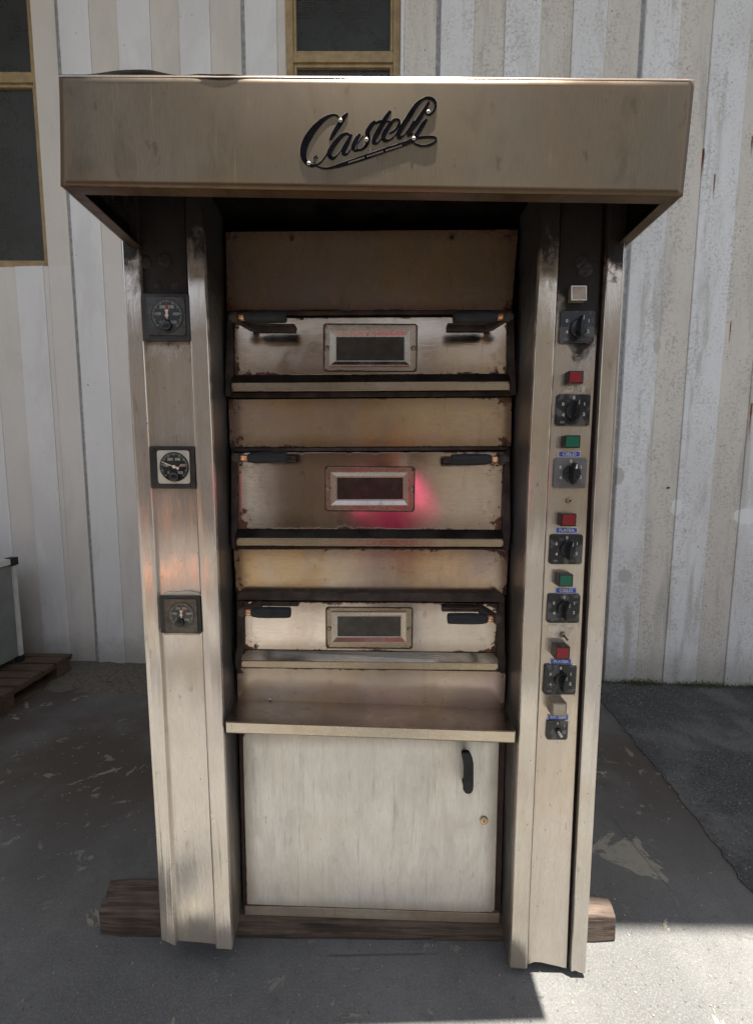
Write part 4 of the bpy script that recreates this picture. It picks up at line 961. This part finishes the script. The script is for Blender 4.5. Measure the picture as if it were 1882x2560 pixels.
# ================================================================== TIMBERS under the oven
def timber(name, x0, x1, yf, d, z1, label, mats, tilt=0., cut=.0):
    bm = bmesh.new(); n = 24; secs = []
    for i in range(n+1):
        s = i/n; x = x0+(x1-x0)*s; e = min(s, 1-s)*n; k = .80 if e < .5 else 1
        ins = .005 if e < .5 else 0
        r = .012; yf_ = yf+tilt*s
        P = [(yf_+ins, ins), (yf_+d-ins, ins), (yf_+d-ins, z1-r-ins), (yf_+d-r-ins, z1-ins), (yf_+r*2.2+ins, z1-ins), (yf_+ins+.004, z1-r*1.6-ins)]
        secs.append([bm.verts.new((x+random.gauss(0, .001), y+random.gauss(0, .0007), max(.0005, z+random.gauss(0, .0007)))) for y, z in P])
    for A, B in zip(secs, secs[1:]):
        for i in range(6): bm.faces.new((A[i], A[(i+1) % 6], B[(i+1) % 6], B[i]))
    bm.faces.new(secs[0]); bm.faces.new(secs[-1][::-1])
    return tag(link(name, bm, mats, bevel=.004), label, 'timber', 'timbers the oven stands on')
M_tim = mat_wood('weathered_timber', (.155, .112, .084), (.042, .027, .020))
tz = 1.68-1.155*1.354
timber('timber_beam', at(244, 2300, 1.357).x, at(1541, 2330, 1.357).x, 1.357, .075, tz, 'thick dark brown timber beam lying under the front of the oven', M_tim)
timber('timber_beam', at(292, 2215, 1.50).x, at(1400, 2215, 1.50).x, 1.4345, .048, tz-.004, 'shorter brown timber beam close behind the front beam under the oven', M_tim)
timber('timber_beam', -.90, .66, 1.85, .14, tz, 'dark timber beam at the back under the oven, mostly hidden', M_tim)
# ================================================================== PALLET and CABINET at the left edge
M_pal = mat_wood('old_pallet_wood', (.13, .085, .05), (.06, .038, .024)); M_pal2 = mat_wood('old_pallet_wood_b', (.12, .078, .048), (.055, .035, .022), 'y')
px1, py0, py1 = -2.53, 2.1, 3.36
pal = empty('wooden_pallet', (-2.9, 2.7, 0)); tag(pal, 'dark weathered wooden pallet on the ground under the grey cabinet', 'pallet')
y = py0
while y < py1-.05:
    wd = random.uniform(.09, .105); bm = bmesh.new(); box(bm, (px1-.8, y, .122+random.uniform(-.001, .001)), (px1+random.uniform(-.006, .004), min(y+wd, py1), .144)); link('deck_board', bm, M_pal, pal, bevel=.002); y += wd+random.uniform(.016, .03)
for x in (px1-.8, px1-.45, px1-.105):
    bm = bmesh.new(); box(bm, (x, py0, .100), (x+.1, py1, .1205)); link('stringer_board', bm, M_pal2, pal, bevel=.002)
    bm = bmesh.new(); box(bm, (x, py0, .0), (x+.1, py1, .0205)); link('base_board', bm, M_pal2, pal, bevel=.002)
    for yy in (py0+.02, 2.66, py1-.16):
        bm = bmesh.new(); box(bm, (x+.003, yy, .021), (x+.097, yy+.145, .0995)); link('block', bm, M_pal, pal, bevel=.003)
cab = empty('grey_cabinet', (-2.95, 2.7, .145)); tag(cab, 'grey steel cabinet with white frame and black corner caps on the pallet', 'cabinet')
cx1 = atg(62, 1650, .145); X1, Y1 = cx1.x, min(cx1.y, 3.38); zt = at(24, 1394, Y1).z
bm = bmesh.new(); box(bm, (X1-.7, Y1-1.0, .19), (X1-.018, Y1-.03, zt-.05)); link('body', bm, plain('grey_enamel', (.17, .175, .165), .45, 0., .12, 8), cab, bevel=.004)
M_we = plain('white_enamel', (.50, .50, .46), .4, 0., .1, 10)
for a, b_ in (((X1-.03, Y1-.03, .19), (X1, Y1, zt-.04)), ((X1-.03, Y1-.97, zt-.045), (X1, Y1-.05, zt)), ((X1-.7, Y1-.03, zt-.045), (X1-.05, Y1, zt)), ((X1-.03, Y1-1.0, .19), (X1, Y1-.97, zt-.04))):
    bm = bmesh.new(); box(bm, a, b_); link('frame_bar', bm, M_we, cab, bevel=.003)
bm = bmesh.new(); box(bm, (X1-.7, Y1-.97, zt-.004), (X1-.03, Y1-.03, zt+.002)); link('top_plate', bm, M_we, cab)
for yy in (Y1, Y1-.955):
    bm = bmesh.new(); box(bm, (X1-.05, yy-.05, zt-.055), (X1+.012, yy+.008, zt+.006)); link('corner_cap', bm, M_rub, cab, bevel=.004)
    bm = bmesh.new(); box(bm, (X1-.04, yy-.045, .145), (X1+.004, yy+.003, .195)); link('foot', bm, M_rub, cab, bevel=.004)
# rust bolts on the wall
bm = bmesh.new()
for x, y in ((1661, 1219),):
    q = at(x, y, 3.25); c = Vector((q.x, WY(q.x), q.z)); cyl(bm, c+Vector((0, -.022, 0)), c+Vector((0, .01, 0)), .006, n=8)
each('rusty_pin', bm, M_dark, fac)

# ================================================================== PERSON with the camera phone, mirrored in the steel
def person():
    J = {}; V = []; E_ = []; R_ = []
    def v(name, p, r): J[name] = len(V); V.append(p); R_.append(r)
    oy = -.40
    v('pel', (.10, oy, .93), (.16, .115)); v('wst', (.10, oy, 1.07), (.175, .12)); v('chs', (.10, oy+.01, 1.27), (.205, .13)); v('shc', (.10, oy, 1.41), (.12, .085)); v('nk', (.10, oy+.01, 1.49), (.058, .058)); v('hd', (.10, oy+.03, 1.58), (.078, .09)); v('hd2', (.10, oy+.03, 1.68), (.075, .088))
    for s, n_ in ((-1, 'l'), (1, 'r')):
        v('sh'+n_, (.10+s*.17, oy, 1.39), (.08, .07)); v('el'+n_, (.10+s*.24, oy+.12, 1.18), (.06, .055)); v('wr'+n_, (.10+s*.11, oy+.25, 1.36), (.030, .028)); v('hn'+n_, (.10+s*.09, oy+.29, 1.45), (.036, .02))
        v('hp'+n_, (.10+s*.09, oy, .86), (.095, .095)); v('kn'+n_, (.10+s*.11, oy+.02, .48), (.06, .062)); v('an'+n_, (.10+s*.12, oy-.01, .09), (.042, .045)); v('ft'+n_, (.10+s*.14, oy+.15, .035), (.045, .032))
    for a, b in (('pel', 'wst'), ('wst', 'chs'), ('chs', 'shc'), ('shc', 'nk'), ('nk', 'hd'), ('hd', 'hd2')): E_.append((J[a], J[b]))
    for n_ in 'lr':
        for a, b in (('shc', 'sh'+n_), ('sh'+n_, 'el'+n_), ('el'+n_, 'wr'+n_), ('wr'+n_, 'hn'+n_), ('pel', 'hp'+n_), ('hp'+n_, 'kn'+n_), ('kn'+n_, 'an'+n_), ('an'+n_, 'ft'+n_)): E_.append((J[a], J[b]))
    # five fingers per hand, curled forward round the phone
    for s, n_ in ((-1, 'l'), (1, 'r')):
        hx, hy, hz = V[J['hn'+n_]]
        for i, L in enumerate((.070, .078, .073, .058)):
            b0 = len(V); z = hz+.045-i*.021; V.extend([(hx-s*.004, hy+.02, z), (hx-s*.006, hy+.02+L*.5, z+.004), (hx-s*.028, hy+.02+L*.75, z+.004)]); R_.extend([(.009, .009), (.0085, .0085), (.007, .007)])
            E_.extend([(J['hn'+n_], b0), (b0, b0+1), (b0+1, b0+2)])
        b0 = len(V); V.extend([(hx-s*.02, hy, hz+.01), (hx-s*.045, hy+.01, hz+.03)]); R_.extend([(.010, .010), (.008, .008)]); E_.extend([(J['hn'+n_], b0), (b0, b0+1)])
    me = bpy.data.meshes.new('person'); me.from_pydata([Vector((p[0], p[1], p[2]*1.12)) for p in V], E_, []); o = bpy.data.objects.new('person', me); C.objects.link(o)
    sk_ = o.modifiers.new('skin', 'SKIN'); sk_.use_smooth_shade = True
    for i, r_ in enumerate(R_): me.skin_vertices[0].data[i].radius = r_
    me.skin_vertices[0].data[0].use_root = True
    o.modifiers.new('sub', 'SUBSURF').levels = 2; o.modifiers['sub'].render_levels = 2
    m = Mat('person_clothes'); z = m.xyz()[2]; y_ = m.xyz()[1]
    c = m.mix(m.ramp(z, 1.04, 1.05), (.03, .04, .07), (.72, .05, .22)); c = m.mix(m.ramp(z, 1.645, 1.65), c, (.42, .24, .16)); c = m.mix(m.ramp(y_, oy+.19, oy+.20), c, (.42, .24, .16)); c = m.mix(m.ramp(m.ma('SUBTRACT', .06, z), 0, .005), c, (.02, .02, .02))
    me.materials.append(m.set(c, .8)); o['wl'] = (0, 0, 0)
    tag(o, 'person in a red T-shirt photographing the oven, mirrored in its doors', 'person')
    bm = bmesh.new(); bmesh.ops.create_icosphere(bm, subdivisions=3, radius=.1, matrix=Matrix.Translation((.10, oy+.005, 1.87)) @ Matrix.Diagonal((.92, 1.08, 1, 1)))
    for v_ in bm.verts:
        if v_.co.y > oy+.06 and v_.co.z < 1.90: v_.co.y = oy+.06
    link('hair', bm, plain('dark_hair', (.03, .02, .015), .7), o, smooth=True)
    bm = bmesh.new()
    for s in (-1, 1):
        bmesh.ops.create_icosphere(bm, subdivisions=2, radius=.011, matrix=Matrix.Translation((.10+s*.03, oy+.118, 1.81)))
    each('eyes', bm, plain('eye_white', (.3, .28, .26), .3), o, smooth=True)
    bm = bmesh.new(); bmesh.ops.create_cone(bm, cap_ends=True, segments=8, radius1=.015, radius2=.005, depth=.04, matrix=Matrix.Translation((.10, oy+.128, 1.78)) @ Matrix.Rotation(radians(-12), 4, 'X')); link('nose', bm, plain('skin', (.42, .24, .16), .6), o, smooth=True)
    bm = bmesh.new(); box(bm, (-.06, -.030, 1.64), (.09, -.021, 1.715)); tag(link('phone', bm, M_bak, bevel=.003), 'black phone held up in front of the oven by the person', 'phone')
person()
# ================================================================== crates added in place of the orange machine mirrored in the left pillar
M_or = plain('orange_plastic', (.80, .30, .13), .45, 0., .15)
first = None
for i, (x, y, z) in enumerate(((-2.45, -2.2, 0), (-1.82, -2.15, 0), (-2.43, -2.18, .37), (-1.85, -2.2, .37))):
    if first is None:
        cr = empty('plastic_crate', (x, y, z)); first = cr
        bm = bmesh.new(); box(bm, (x-.3, y-.2, z), (x+.3, y+.2, z+.32)); link('crate_body', bm, M_or, cr, bevel=.01)
        bm = bmesh.new(); box(bm, (x-.31, y-.21, z+.321), (x+.31, y+.21, z+.36)); link('crate_rim', bm, M_or, cr, bevel=.008)
    else:
        cr = first.copy(); C.objects.link(cr); cr.location = (x, y, z)
        for ch in list(first.children): c2 = ch.copy(); C.objects.link(c2); c2.parent = cr
    tag(cr, ['orange plastic crate at the foot of the left stack across the yard', 'orange plastic crate at the foot of the right stack across the yard', 'orange plastic crate on top of the left stack across the yard', 'orange plastic crate on top of the right stack across the yard'][i], 'crate', 'orange crates stacked across the yard')
